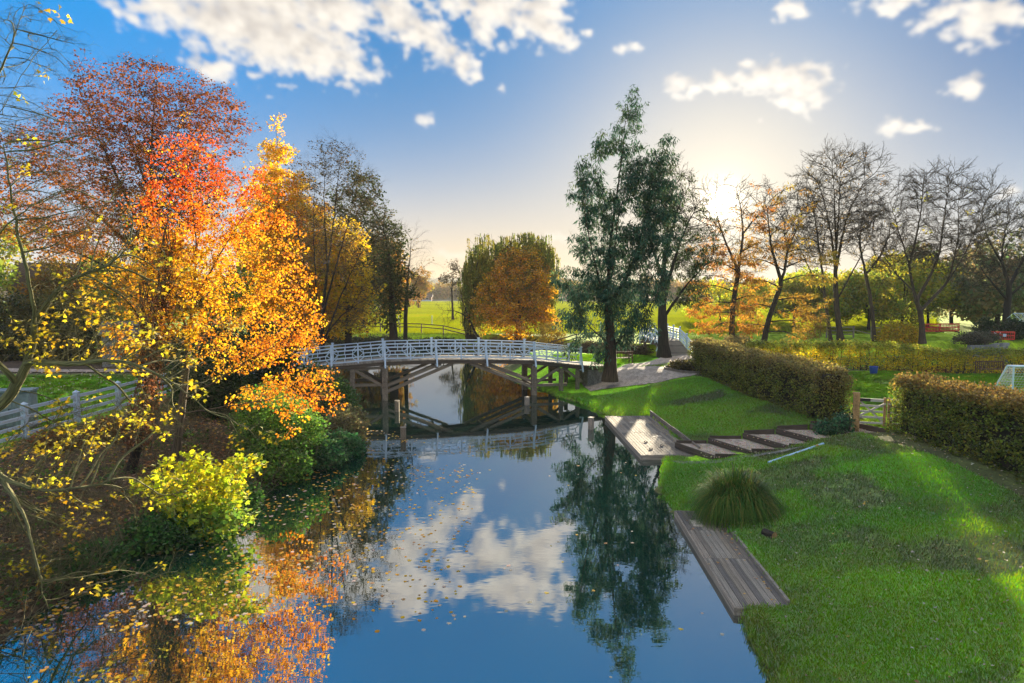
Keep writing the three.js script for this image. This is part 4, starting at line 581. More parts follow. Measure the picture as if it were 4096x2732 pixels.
// space colonisation inside a crown made of ellipsoids
function skeleton(S, o) {
  const rng = rngOf(o.seed), step = o.step ?? 0.3, P = [], par = [], kids = [];
  const thinning = []; const add = (p, q) => { P.push(p); par.push(q); kids.push(0); if (q >= 0) kids[q]++; return P.length - 1; };
  S.t.forEach((line, k) => {
    const c = new THREE.CatmullRomCurve3(line.map((q) => V(...q)), false, 'centripetal'), n = Math.max(2, Math.round(c.getLength() / step)), pts = c.getSpacedPoints(n);
    let last = -1, from = 0;
    if (k) { let best = 1e9; P.forEach((p, i) => { const d = p.distanceToSquared(pts[0]); if (d < best) { best = d; last = i; } }); from = 1; }
    for (let i = from; i <= n; i++) { const f = i / n; pts[i].add(V(rng() - 0.5, rng() - 0.5, rng() - 0.5).multiplyScalar((o.wig ?? 0.12) * Math.min(1, i) * step * (0.4 + f * 2))); last = add(pts[i], last); thinning[last] = k ? 1 - 0.6 * f : 1 - 0.45 * f; }
  });
  const trunkCount = P.length, vol = S.b.reduce((s, b) => s + b[3] * b[4] * b[5], 0), A = [];
  for (const b of S.b) { const m = Math.round((o.n * b[3] * b[4] * b[5]) / vol) + 6; for (let i = 0; i < m; i++) { let x, y, z, q; do { x = rng() * 2 - 1; y = rng() * 2 - 1; z = rng() * 2 - 1; q = x * x + y * y + z * z; } while (q > 1); const e = Math.pow(q, 0.12) / Math.sqrt(q) * Math.sqrt(q); A.push({ p: V(b[0] + x * b[3] * e, b[1] + y * b[4] * e, b[2] + z * b[5] * e), n: -1, d: 1e18 }); } }
  const kill = (o.kill ?? 1.7) * step, k2 = kill * kill, vb = o.vb ?? 0.55;
  const see = (from) => { for (const a of A) for (let i = from; i < P.length; i++) { const dx = a.p.x - P[i].x, dy = a.p.y - P[i].y, dz = a.p.z - P[i].z; let d = dx * dx + dy * dy + dz * dz; if (i < trunkCount && dy < 0) d *= 1.6; else if (i < trunkCount) d *= 1 - vb * dy / Math.sqrt(d + 1e-6) * 0.6; if (d < a.d) { a.d = d; a.n = i; } } };
  see(0);
  const up = o.up ?? 0.12, jit = o.jit ?? 0.25;
  for (let it = 0; it < 90 && A.length; it++) {
    const pull = new Map();
    for (const a of A) { const v = pull.get(a.n) ?? pull.set(a.n, V()).get(a.n); v.add(V().subVectors(a.p, P[a.n]).normalize()); }
    const start = P.length;
    for (const [n, v] of pull) {
      if (kids[n] > 3) continue;
      v.normalize(); const back = par[n] >= 0 ? V().subVectors(P[n], P[par[n]]).normalize() : V(0, 1, 0);
      v.addScaledVector(back, o.inert ?? 0.35).add(V((rng() - 0.5) * jit, (rng() - 0.5) * jit + up, (rng() - 0.5) * jit)).normalize();
      add(P[n].clone().addScaledVector(v, step), n);
    }
    if (P.length === start || P.length > 14000) break;
    see(start);
    for (let i = A.length - 1; i >= 0; i--) { const a = A[i]; if (P[a.n].distanceToSquared(a.p) < k2 || (kids[a.n] > 3)) { A[i] = A[A.length - 1]; A.pop(); } }
  }
  // pipe-model radii
  const N = P.length, tips = new Float32Array(N); for (let i = N - 1; i >= 0; i--) { if (!kids[i]) tips[i] = 1; if (par[i] >= 0) tips[par[i]] += tips[i]; }
  const r0 = o.r0 ?? 0.008, R = o.R ?? 0.2, e = clamp(Math.log(R / r0) / Math.log(Math.max(2, tips[0])), 0.28, 0.8), rad = Array.from(tips, (t) => r0 * Math.pow(t, e));
  const main = new Int32Array(N).fill(-1); for (let i = 1; i < N; i++) if (par[i] >= 0 && (main[par[i]] < 0 || tips[i] > tips[main[par[i]]])) main[par[i]] = i;
  for (let pass = 0; pass < 2; pass++) for (let i = trunkCount; i < N; i++) if (par[i] >= 0 && main[i] >= 0) P[i].multiplyScalar(0.5).addScaledVector(P[par[i]], 0.25).addScaledVector(P[main[i]], 0.25);
  for (let i = 0; i < trunkCount; i++) rad[i] = Math.max(r0, rad[i] * thinning[i]);
  for (let i = 0; i < N; i++) rad[i] *= 1 + 0.55 * Math.exp(-Math.max(0, P[i].y) / (R * 1.6)) * (i < trunkCount ? 1 : 0);
  return { P, par, main, rad, tips, trunkCount, rng };
}
// a bare twig spray, one unit long, that ends every branch
function sprayGeo(seed, n = 5, r = 0.007, curl = 0.25, sub = 2) {
  const rng = rngOf(seed), B = TUBE(), line = (a, d, L, rr, k) => { const pts = [a.clone()], rad = [rr]; const dir = d.clone().normalize(); for (let i = 0; i < 3; i++) { dir.add(V((rng() - 0.5) * curl, (rng() - 0.5) * curl + 0.06, (rng() - 0.5) * curl)).normalize(); pts.push(pts[i].clone().addScaledVector(dir, L / 3)); rad.push(rr * (1 - (i + 1) * 0.24)); } tubeInto(B, pts, rad, 3); if (k > 0) for (let i = 0; i < (k > 1 ? n : sub); i++) { const u = 0.15 + 0.8 * (i + rng() * 0.8) / (k > 1 ? n : sub), s = u * 3, j = Math.min(2, Math.floor(s)), q = pts[j].clone().lerp(pts[j + 1], s - j), side = V(rng() - 0.5, rng() - 0.5, rng() - 0.5).cross(dir).normalize(); line(q, dir.clone().multiplyScalar(0.75).add(side.multiplyScalar(0.75)), L * (0.3 + 0.3 * rng()) * (k > 1 ? 1 : 0.8), rr * 0.62, k - 1); } };
  line(V(0, 0, 0), V(0, 1, 0), 1, r, 2); return built(B);
}
const SPRAYS = [1, 2, 3].map((s) => sprayGeo(s)), SPRAYS_CURL = [4, 5, 6].map((s) => sprayGeo(s, 5, 0.009, 0.9)), SPRAYS_CANE = [24, 25, 26].map((s) => sprayGeo(s, 5, 0.011, 0.8)), SPRAYS_FAR = [14, 15, 16].map((s) => sprayGeo(s, 4, 0.02, 0.4, 2)), SPRAYS_FINE = [7, 8, 9].map((s) => sprayGeo(s, 7, 0.005, 0.2, 3));
// leaves: outlines in their own plane (y along the leaf, from the stalk), lightly folded along the midrib
const OUTLINE = {
  oval: [[0, 0], [0.32, 0.25], [0.42, 0.5], [0.26, 0.8], [0, 1], [-0.26, 0.8], [-0.42, 0.5], [-0.32, 0.25]],
  small: [[0, 0], [0.42, 0.45], [0, 1], [-0.42, 0.45]],
  lance: [[0, 0], [0.12, 0.3], [0.09, 0.65], [0, 1], [-0.09, 0.65], [-0.12, 0.3]],
  needle: [[0, 0], [0.05, 0.5], [0, 1], [-0.05, 0.5]],
  palm: [[0, 0], [0.16, 0.1], [0.5, 0.06], [0.4, 0.26], [0.66, 0.55], [0.36, 0.52], [0.3, 0.62], [0.2, 0.64], [0.0, 1.05], [-0.2, 0.64], [-0.3, 0.62], [-0.36, 0.52], [-0.66, 0.55], [-0.4, 0.26], [-0.5, 0.06], [-0.16, 0.1]],
};
function leafInto(B, kind, M4, fold = 0.25, bend = 0.3, tint = [1, 1, 1]) {
  const O = OUTLINE[kind], base = B.p.length / 3, v = V(), n = V(0, 0, 1).transformDirection(M4), put = (x, y) => { v.set(x, y, fold * Math.abs(x) - bend * y * y).applyMatrix4(M4); B.p.push(v.x, v.y, v.z); B.n.push(n.x, n.y, n.z); B.c?.push(...tint); B.u.push(x + 0.5, y); };
  if (kind === 'small' || kind === 'needle') { O.forEach((q) => put(...q)); B.i.push(base, base + 1, base + 2, base, base + 2, base + 3); return; }
  put(0, 0.5); O.forEach((q) => put(...q)); for (let i = 0; i < O.length; i++) B.i.push(base, base + 1 + i, base + 1 + ((i + 1) % O.length));
}
const tintOf = (rng) => { const m = 0.5 + 0.8 * rng(), h = rng() - 0.5; return [m * (1 + 0.12 * h), m * (1 - 0.30 * h), m * (1 - 0.2 * h)]; };
function clumpGeo(seed, kind, n, size, R, droop = 0.3, flat = 1) {
  const rng = rngOf(seed), B = LEAFY();
  for (let i = 0; i < n; i++) {
    let x, y, z; do { x = rng() * 2 - 1; y = rng() * 2 - 1; z = rng() * 2 - 1; } while (x * x + y * y + z * z > 1);
    const p = V(x * R, y * R * flat, z * R), dir = V(x + (rng() - 0.5), y * 0.6 - droop + (rng() - 0.5) * 0.8, z + (rng() - 0.5)).normalize(), nor = V(rng() - 0.5, rng() * 0.9, rng() - 0.5).cross(dir).cross(dir).normalize(), xx = new THREE.Vector3().crossVectors(dir, nor), s = size * (0.7 + 0.6 * rng());
    leafInto(B, kind, new THREE.Matrix4().makeBasis(xx, dir, nor).scale(V(s, s, s)).setPosition(p), 0.25, 0.15 + 0.3 * rng(), tintOf(rng));
  }
  return built(B);
}
const three = (f) => [f(11), f(12), f(13)];
const CL = {
  cherry: three((s) => clumpGeo(s, 'oval', 11, 0.092, 0.24, 0.9)), beech: three((s) => clumpGeo(s, 'small', 16, 0.105, 0.34, 0.2, 0.45)), larch: three((s) => clumpGeo(s, 'small', 22, 0.13, 0.32, 0.2, 0.6)), maple: three((s) => clumpGeo(s, 'small', 18, 0.19, 0.4, 0.4)),
  euc: three((s) => clumpGeo(s, 'lance', 20, 0.24, 0.25, 1.1)), sycamore: three((s) => clumpGeo(s, 'palm', 9, 0.115, 0.24, 0.5)), dull: three((s) => clumpGeo(s, 'small', 16, 0.12, 0.3, 0.2)), gold: three((s) => clumpGeo(s, 'small', 20, 0.2, 0.42, 0.3)), feather: three((s) => clumpGeo(s, 'lance', 40, 0.3, 0.5, 0.5, 0.45)),
  hedge: three((s) => clumpGeo(s, 'oval', 9, 0.062, 0.12, 0.2)), hedgeFar: three((s) => clumpGeo(s, 'small', 14, 0.085, 0.17, 0.2)), shrub: three((s) => clumpGeo(s, 'oval', 10, 0.085, 0.17, 0.3)), far: three((s) => clumpGeo(s, 'small', 26, 0.4, 0.85, 0.2)), holly: three((s) => clumpGeo(s, 'oval', 12, 0.1, 0.2, 0.3)),
};
const strands = three((s) => { const rng = rngOf(s), B = LEAFY(); for (let k = 0; k < 3; k++) { const x0 = (rng() - 0.5) * 0.5, z0 = (rng() - 0.5) * 0.5, L = 0.75 + 0.3 * rng(); const pts = [], rad = []; for (let i = 0; i <= 3; i++) { pts.push(V(x0 + (rng() - 0.5) * 0.1, -L * i / 3, z0 + (rng() - 0.5) * 0.1)); rad.push(0.004); } tubeInto(B, pts, rad, 3); for (let i = 0; i < 26; i++) { const u = rng() * 3, j = Math.min(2, Math.floor(u)), p = pts[j].clone().lerp(pts[j + 1], u - j), dir = V(rng() - 0.5, -0.9, rng() - 0.5).normalize(), nor = V(rng() - 0.5, 0.3, rng() - 0.5).cross(dir).normalize(); leafInto(B, 'lance', new THREE.Matrix4().makeBasis(V().crossVectors(dir, nor), dir, nor).scale(V(0.24, 0.17, 0.17)).setPosition(p), 0.2, 0.2, tintOf(rng)); } } return built(B); });

function tree(name, label, S, o) {
  const k = skeleton(S, o), { P, par, main, rad, rng } = k, t = thing(name, label, o.cat ?? 'tree', S.p), N = P.length;
  const chains = []; for (let i = 0; i < N; i++) if (par[i] < 0 || main[par[i]] !== i) { const ids = par[i] >= 0 ? [par[i], i] : [i]; let q = i; while (main[q] >= 0) { q = main[q]; ids.push(q); } chains.push(ids); }
  const rest = TUBE(); let limbs = 0;
  chains.sort((a, b) => rad[b[1] ?? b[0]] - rad[a[1] ?? a[0]]);
  for (const ids of chains) {
    const pts = ids.map((i) => P[i]), rr = ids.map((i) => rad[i]); if (par[ids[0]] >= 0 || ids.length > 1 && par[ids[1]] === ids[0] && main[ids[0]] !== ids[1]) rr[0] = Math.min(rr[0], rr[1] * 1.25);
    if (pts.length < 2) continue; const r = rr[Math.min(1, rr.length - 1)], root = par[ids[0]] < 0 && main[ids[0]] === ids[1];
    const sides = r > 0.12 ? 12 : r > 0.06 ? 8 : r > 0.025 ? 6 : r > 0.013 ? 4 : 3;
    if (root || (r > (o.R ?? 0.2) * 0.22 && limbs < 14)) { const B = TUBE(); tubeInto(B, pts, rr, sides); mesh(root ? 'trunk' : 'limb', built(B), o.bark, t); limbs++; } else tubeInto(rest, pts, rr, sides);
  }
  if (rest.p.length) mesh('branches', built(rest), o.bark, t).userData.kind = 'stuff';
  const up = V(0, 1, 0), q = new THREE.Quaternion(), d = V();
  if (o.spray) {                                                    // fine twigs
    const by = [[], [], []];
    for (let i = k.trunkCount; i < N; i++) { if (rad[i] > (o.thin ?? 0.03)) continue; const m = (main[i] < 0 ? 2 : 1) * (o.sprayN ?? 0.5); for (let j = 0; j < m; j++) { if (m - j < 1 && rng() > m - j) continue; d.subVectors(P[i], P[par[i]]).normalize().add(V((rng() - 0.5) * 1.3, (rng() - 0.5) * 1.3 + (o.sprayUp ?? 0.2), (rng() - 0.5) * 1.3)).normalize(); q.setFromUnitVectors(up, d); const s = (o.sprayL ?? 0.7) * (0.6 + 0.8 * rng()); by[Math.floor(rng() * 3)].push([new THREE.Matrix4().compose(P[i], q, V(s, s, s)), null]); } }
    by.forEach((l, i) => l.length && scatter('twigs', o.spray[i], o.bark, l, t));
  }
  for (const f of o.leaves ?? []) {                                 // foliage
    const by = f.geo.map(() => []);
    for (let i = Math.min(k.trunkCount, N - 1); i < N; i++) {
      if (rad[i] > (f.thin ?? 0.03)) continue; let m = f.n; if (f.where) m *= f.where(P[i], rng);
      for (let j = 0; j < m; j++) { if (m - j < 1 && rng() > m - j) continue; const p = P[i].clone().add(V((rng() - 0.5) * (f.j ?? 0.5), (rng() - 0.5) * (f.j ?? 0.5) + (f.dy ?? 0), (rng() - 0.5) * (f.j ?? 0.5))), s = (f.s ?? 1) * (0.75 + 0.5 * rng()); by[Math.floor(rng() * by.length)].push([place(p, f.upright ? 0 : (rng() - 0.5) * 0.9, rng() * 6.28, f.upright ? 0 : (rng() - 0.5) * 0.9, s), f.color(P[i], rng)]); }
    }
    by.forEach((l, i) => l.length && scatter(f.name ?? 'foliage', f.geo[i], f.mat ?? LEAF, l, t));
  }
  t.userData.nodes = N; return [t, k];
}
const jitc = (r, g, b, k, rng) => { const m = 1 - k / 2 + k * rng(); return C(r * m * (0.92 + 0.16 * rng()), g * m * (0.92 + 0.16 * rng()), b * m); };
const mixc = (a, b, t) => [lerp(a[0], b[0], t), lerp(a[1], b[1], t), lerp(a[2], b[2], t)];

// ---------------------------------------------------------------- the trees
const barkDark = bark(0.045, 0.035, 0.026), barkGrey = bark(0.12, 0.10, 0.075), barkMoss = bark(0.25, 0.24, 0.095), caneBark = bark(0.34, 0.29, 0.15), barkBrown = bark(0.095, 0.066, 0.042), barkRed = bark(0.12, 0.075, 0.045), barkPale = bark(0.17, 0.13, 0.085);
const RED = [0.72, 0.10, 0.012], ORANGE = [0.80, 0.20, 0.012], AMBER = [0.82, 0.36, 0.015], YELLOW = [0.80, 0.54, 0.02];

tree('tall_evergreen', 'tall airy blue-green evergreen with drooping leaves beside the right end of the bridge', SPEC.euc, { seed: 21, n: 2600, step: 0.3, R: 0.36, r0: 0.007, bark: barkRed, spray: SPRAYS, sprayL: 0.5, sprayN: 0.35,
  leaves: [{ geo: CL.euc, n: 2.1, j: 0.55, thin: 0.03, mat: LEAFD, color: (p, r) => jitc(...mixc([0.06, 0.14, 0.095], [0.15, 0.19, 0.06], r() * r()), 0.5, r) }] });
tree('ivy_clad_tree', 'stout dark-trunked tree with curling bare twigs behind the tall evergreen', SPEC.ivy_oak, { seed: 22, n: 1500, step: 0.34, R: 0.42, r0: 0.016, bark: barkDark, spray: SPRAYS_FAR, sprayL: 0.8, sprayN: 1.0, jit: 0.7,
  leaves: [{ geo: CL.euc, n: 0.9, where: (p) => (p.y < 8.6 && p.x < 3 ? 1.5 : p.x < 0.3 ? 1.3 : 0.35), mat: LEAFD, color: (p, r) => jitc(0.11, 0.15, 0.055, 0.5, r) }] });
const rust = (p, r) => jitc(...mixc([0.55, 0.24, 0.03], [0.34, 0.26, 0.03], clamp(p.x * 0.12 + r() * 0.6)), 0.5, r);
tree('rusty_conifer', 'leaning conifer with feathery rust-coloured lower foliage against the sun', { ...SPEC.cypress_a }, { seed: 23, n: 1300, step: 0.42, R: 0.28, r0: 0.016, bark: barkDark, spray: SPRAYS_FAR, sprayL: 0.9, sprayN: 0.9,
  leaves: [{ geo: CL.feather, n: 0.35, where: (p) => (p.y < 11 ? 0.9 : 0.22), mat: LEAFT, color: rust }] });
tree('rusty_conifer', 'slanting dark trunk with flat sprays of rusty foliage right of the sun', SPEC.cypress_b, { seed: 24, n: 800, step: 0.4, R: 0.26, r0: 0.016, bark: barkDark, spray: SPRAYS_FAR, sprayL: 0.9, sprayN: 0.9, leaves: [{ geo: CL.feather, n: 0.25, mat: LEAFT, color: rust }] });
function tiers(label, list, seed) {                        // level sprays of rusty foliage on long thin boughs
  const rng = rngOf(seed), t = scene.children.find((c) => c.userData.label === label), B = TUBE(), by = [[], [], []];
  for (const [x0, y0, x1, y1, z1, w] of list) { const c = new THREE.CatmullRomCurve3([V(x0, y0, 0), V(lerp(x0, x1, 0.5), lerp(y0, y1, 0.5) + 0.35, z1 * 0.5), V(x1, y1, z1)]); const pts = c.getPoints(9); tubeInto(B, pts, pts.map((_, i) => 0.07 - 0.006 * i), 5); for (let i = 0; i < 15 * w; i++) { const p = c.getPoint(0.2 + 0.8 * Math.sqrt(rng())); p.add(V((rng() - 0.5) * 1.8, (rng() - 0.6) * 1.1 * w, (rng() - 0.5) * 2.4)); by[i % 3].push([place(p, (rng() - 0.5) * 0.7, rng() * 6.28, (rng() - 0.5) * 0.7, 0.6 + 0.5 * rng()), rust(p, rng)]); } }
  mesh('boughs', built(B), barkDark, t).userData.kind = 'stuff'; by.forEach((l, i) => scatter('foliage', CL.feather[i], LEAFT, l, t));
}
tiers('slanting dark trunk with flat sprays of rusty foliage right of the sun', [[1.9, 7.2, 6.0, 8.2, 0.4, 1], [1.8, 6.9, -2.4, 8.0, 0.8, 1], [1.6, 6.0, 5.2, 6.3, 1, 1], [1.5, 5.4, -2, 6, 0.5, 1], [1.1, 4.3, 5, 4.0, 0.5, 1.4], [0.9, 3.6, -2.4, 3.6, 1, 1.2], [0.6, 2.4, 4.6, 1.9, 1.2, 1.6], [0.5, 2.0, -2.6, 1.6, 0.8, 1.4], [1.0, 3.2, 3.8, 2.9, 2, 1.4], [0.4, 1.5, 2.8, 0.9, 2, 1]], 61);
tiers('leaning conifer with feathery rust-coloured lower foliage against the sun', [[0.2, 5, -4, 5.6, 0.5, 1.2], [0.2, 3.9, -4.4, 3.4, 0.8, 1.8], [0.1, 3.0, -3.8, 2.2, 1.2, 1.8], [0.2, 4.2, 3, 4.4, 0.8, 1.4], [0.1, 2.6, 2.6, 2.0, 1, 1.4], [0.1, 2.0, -2.6, 1.2, 1.6, 1.2], [0.5, 7, -3, 8, 0.5, 0.8], [0.8, 9, 4, 10, 0.5, 0.6]], 62);
const sparse = (c, k) => [{ geo: CL.dull, n: k, mat: LEAF, color: (p, r) => jitc(...c, 0.5, r) }];
tree('bare_tree', 'tallest bare tree on the right, fanning its upright boughs into a broad crown', SPEC.bare_a, { seed: 25, n: 2800, step: 0.44, R: 0.3, r0: 0.019, bark: barkBrown, spray: SPRAYS_FAR, sprayL: 1.15, sprayN: 1.1, leaves: sparse([0.3, 0.18, 0.03], 0.12) });
tree('bare_tree', 'slim bare tree leaning left just beside the tallest bare tree', SPEC.bare_b, { seed: 26, n: 800, step: 0.44, R: 0.17, r0: 0.019, bark: barkBrown, spray: SPRAYS_FAR, sprayL: 1.1, sprayN: 1.0, leaves: sparse([0.3, 0.18, 0.03], 0.12) });
tree('bare_tree', 'crooked slender bare tree between the two broadest bare crowns', SPEC.bare_c, { seed: 27, n: 800, step: 0.44, R: 0.2, r0: 0.019, bark: barkBrown, spray: SPRAYS_FAR, sprayL: 1.0, sprayN: 1.0, jit: 0.6, leaves: sparse([0.3, 0.19, 0.03], 0.1) });
tree('bare_tree', 'broad bare tree with forked wavy boughs behind the see-through hedge', SPEC.bare_d, { seed: 28, n: 2800, step: 0.42, R: 0.27, r0: 0.019, bark: barkBrown, spray: SPRAYS_FAR, sprayL: 1.1, sprayN: 1.2, jit: 0.5, leaves: [{ geo: CL.maple, n: 0.5, where: (p) => (p.y < 7.5 ? 0.7 : 0.01), mat: LEAFT, color: (p, r) => jitc(...mixc([0.30, 0.34, 0.03], [0.45, 0.36, 0.03], r()), 0.5, r) }] });
tree('gnarled_oak', 'dark gnarled oak with contorted bare limbs at the right edge', SPEC.gnarled_oak, { seed: 29, n: 1800, step: 0.46, R: 0.42, r0: 0.019, bark: barkDark, spray: SPRAYS_FAR, sprayL: 1.1, sprayN: 1.1, jit: 0.9, inert: 0.1, leaves: sparse([0.12, 0.12, 0.05], 0.2) });
tree('weeping_willow', 'weeping willow trailing olive strands behind the golden tree beyond the bridge', SPEC.willow, { seed: 30, n: 900, step: 0.45, R: 0.45, r0: 0.012, bark: barkDark,
  leaves: [0, 1, 2, 3, 4, 5, 6, 7].map((l) => ({ geo: strands, n: l < 4 ? 1.1 : 0.6, j: 0.7, dy: -1.0 * l, s: 1.35, upright: true, thin: 0.04, where: (p) => (p.y - l * 1.3 < 0.2 ? 0 : p.x < -0.5 || p.x > 6 ? 1.5 : 0.5), mat: LEAF, color: (p, r) => jitc(...mixc([0.24, 0.29, 0.05], [0.46, 0.38, 0.04], r()), 0.4, r) })) });
tree('golden_tree', 'round golden-leaved tree on the far bank behind the bridge', SPEC.gold, { seed: 31, n: 1300, step: 0.42, R: 0.36, r0: 0.011, bark: barkDark, leaves: [{ geo: CL.gold, n: 1.35, thin: 0.04, j: 0.8, mat: LEAFT, color: (p, r) => jitc(...mixc([0.74, 0.43, 0.015], [0.80, 0.30, 0.015], r() * r()), 0.5, r) }] });
const [, fanK] = tree('bare_fan_tree', 'dark many-stemmed nearly bare tree at the left end of the bridge', SPEC.fan, { seed: 32, n: 2600, step: 0.32, R: 0.24, r0: 0.007, bark: barkDark, spray: SPRAYS_FINE, sprayL: 0.75, sprayN: 0.8, up: 0.25, leaves: [{ geo: CL.dull, n: 0.75, s: 0.8, where: (p) => (p.y > 6 ? 1 : 0.35), mat: LEAFD, color: (p, r) => jitc(...mixc([0.07, 0.06, 0.03], [0.17, 0.10, 0.03], r() * r()), 0.5, r) }] });
tree('larch', 'golden spire of a larch rising behind the orange tree', SPEC.larch, { seed: 33, n: 2400, step: 0.36, R: 0.3, r0: 0.009, vb: -0.3, up: -0.02, bark: barkDark, leaves: [{ geo: CL.larch, n: 2.2, thin: 0.04, j: 0.5, s: 1.2, mat: LEAFT, color: (p, r) => jitc(...mixc([0.90, 0.58, 0.012], [0.84, 0.46, 0.012], r()), 0.4, r) }] });
tree('yellow_maple', 'bright yellow maple glowing behind the dark many-stemmed tree', SPEC.maple, { seed: 34, n: 1700, step: 0.36, R: 0.3, r0: 0.01, bark: barkDark, leaves: [{ geo: CL.maple, n: 1.7, thin: 0.04, j: 0.7, mat: LEAFT, color: (p, r) => jitc(...mixc([0.82, 0.56, 0.015], [0.70, 0.50, 0.02], r()), 0.4, r) }] });
tree('copper_beech', 'broad dark copper-red beech towering behind the orange tree', SPEC.beech, { seed: 35, n: 6200, step: 0.36, R: 0.36, r0: 0.007, bark: barkDark, spray: SPRAYS_FINE, sprayL: 0.7, sprayN: 0.4, leaves: [{ geo: CL.beech, n: 1.7, s: 1.2, thin: 0.024, j: 0.6, where: (p) => (p.y > 17.5 ? 0.6 : 1), mat: LEAF, color: (p, r) => jitc(...mixc(mixc([0.50, 0.19, 0.015], [0.23, 0.055, 0.010], ss(8, 14, p.y + 4 * (r() - 0.5))), [0.55, 0.2, 0.03], r() * r() * 0.7), 0.6, r) }] });
tree('holm_oak', 'dense dark evergreen oak left of the open sports field', SPEC.holm_oak, { seed: 36, n: 1400, step: 0.4, R: 0.4, r0: 0.01, bark: barkDark, spray: SPRAYS, sprayL: 0.7, sprayN: 0.2, leaves: [{ geo: CL.maple, n: 1.6, thin: 0.04, j: 0.7, mat: LEAFD, color: (p, r) => jitc(...mixc([0.045, 0.075, 0.022], [0.13, 0.12, 0.03], r() * r()), 0.5, r) }] });
tree('twiggy_tree', 'wispy bare tree at the right of the evergreen oak', SPEC.twiggy, { seed: 37, n: 700, step: 0.4, R: 0.22, r0: 0.009, bark: barkDark, spray: SPRAYS, sprayL: 0.9, sprayN: 0.7, leaves: sparse([0.22, 0.15, 0.03], 0.1) });
const [cherry, cherryK] = tree('orange_cherry', 'slender orange and red leaved cherry tree leaning over the left bank', SPEC.cherry, { seed: 38, n: 4300, step: 0.23, R: 0.145, r0: 0.004, bark: barkPale, spray: SPRAYS, sprayL: 0.35, sprayN: 0.25, leaves: [{ geo: CL.cherry, n: 1.6, s: 0.74, thin: 0.014, j: 0.4, mat: LEAFT, color: (p, r) => cherryColor(p, r) }] });
function cherryColor(p, r) { const edge = clamp(ss(6.4, 10.0, p.y + 1.2 * (r() - 0.5)) + ss(2.6, 5.4, p.x + 1.6 * (r() - 0.5)) * ss(7.5, 2, p.y + p.x * 0.2) * 0.55), k = edge + 0.25 * (r() - 0.5); const c = k < 0.3 ? mixc(YELLOW, mixc(AMBER, ORANGE, 0.3), clamp(k / 0.3 + 0.3 + (p.x - 0.5) * 0.16 + 0.7 * (r() - 0.4))) : k < 0.62 ? mixc(AMBER, ORANGE, (k - 0.3) / 0.32) : mixc(ORANGE, RED, clamp((k - 0.62) / 0.38)); return jitc(...(r() < 0.16 ? mixc(c, [0.62, 0.50, 0.03], 0.7) : c), 0.45, r); }
tree('ivy_trunk_tree', 'leaning trunks wrapped in dry brown creeper with thin yellow leaves, left of the cherry', SPEC.ivy_trunks, { seed: 39, n: 900, step: 0.25, R: 0.2, r0: 0.005, bark: barkDark, spray: SPRAYS_CURL, sprayL: 0.4, sprayN: 0.5, leaves: [{ geo: CL.sycamore, n: 1.0, thin: 0.02, mat: LEAFT, color: (p, r) => jitc(...mixc(YELLOW, AMBER, r()), 0.4, r) }] });
tree('mossy_sycamore', 'large mossy-limbed sycamore at the left edge with few yellow leaves', SPEC.syc_big, { seed: 40, n: 7000, kill: 1.25, step: 0.16, R: 0.165, r0: 0.0062, bark: barkMoss, spray: SPRAYS_CURL, sprayL: 0.34, sprayN: 0.9, jit: 0.95, inert: 0.3, leaves: [{ geo: CL.sycamore, s: 0.6, n: 0.1, thin: 0.012, mat: LEAFT, where: (p) => (p.y > 5.2 ? 0.35 : p.y < 0.6 ? 0.5 : 1.7), color: (p, r) => jitc(...mixc(YELLOW, [0.55, 0.5, 0.03], r()), 0.4, r) }] });
const [shrubT, shrubK] = tree('sycamore_sapling', 'bright yellow-green young sycamore overhanging the water on the left', SPEC.syc_shrub, { seed: 41, n: 900, step: 0.14, R: 0.05, r0: 0.0035, bark: barkGrey, leaves: [{ geo: CL.sycamore, n: 0.95, s: 0.95, thin: 0.03, j: 0.26, mat: LEAFT, color: (p, r) => sycColor(p, r) }] });
function sycColor(p, r) { return jitc(...mixc(mixc([0.74, 0.60, 0.02], [0.42, 0.55, 0.02], r()), [0.12, 0.30, 0.05], ss(0.9, -0.3, p.y + 0.5 * (r() - 0.5))), 0.4, r); }
// the largest leaves of the two nearest leafy trees, one by one
function singleLeaves(t, k, kind, size, n, colorOf, seed, tones) {
  const rng = rngOf(seed), B = LEAFY(); leafInto(B, kind, new THREE.Matrix4(), 0.25, 0.25); const g = built(B);
  const mats = Array.from({ length: tones }, (_, i) => { const m = LEAFT.clone(); const p = k.P[Math.floor(k.trunkCount + (k.P.length - k.trunkCount) * (i + 0.5) / tones)]; m.color = colorOf(p, rng); m.userData.at = p; return m; });
  const front = []; for (let i = k.trunkCount; i < k.P.length; i++) if (k.rad[i] < 0.013) front.push(i); front.sort((a, b) => k.P[b].z - k.P[a].z);
  for (let i = 0; i < n; i++) { const id = front[Math.floor(rng() * Math.min(front.length, n * 2.5))], p = k.P[id]; let best = mats[0], bd = 1e9; for (let q = 0; q < 6; q++) { const m = mats[Math.floor(rng() * mats.length)], d = m.userData.at.distanceTo(p); if (d < bd) { bd = d; best = m; } } const m = mesh('leaf', g, best, t); m.position.copy(p).add(V((rng() - 0.5) * 0.3, (rng() - 0.5) * 0.3, rng() * 0.3)); m.rotation.set(2.2 + rng() * 1.2, rng() * 6.28, (rng() - 0.5), 'YXZ'); m.scale.setScalar(size * (0.8 + 0.5 * rng())); }
}
singleLeaves(cherry, cherryK, 'oval', 0.105, 290, cherryColor, 91, 24);
singleLeaves(shrubT, shrubK, 'palm', 0.14, 290, sycColor, 92, 16);
tree('leaning_tree', 'small leaning bare tree with a bowed dark trunk left of the willow', SPEC.leaning, { seed: 42, n: 400, step: 0.4, R: 0.3, r0: 0.01, bark: barkDark, spray: SPRAYS_CURL, sprayL: 0.9, sprayN: 0.6, jit: 0.8 });
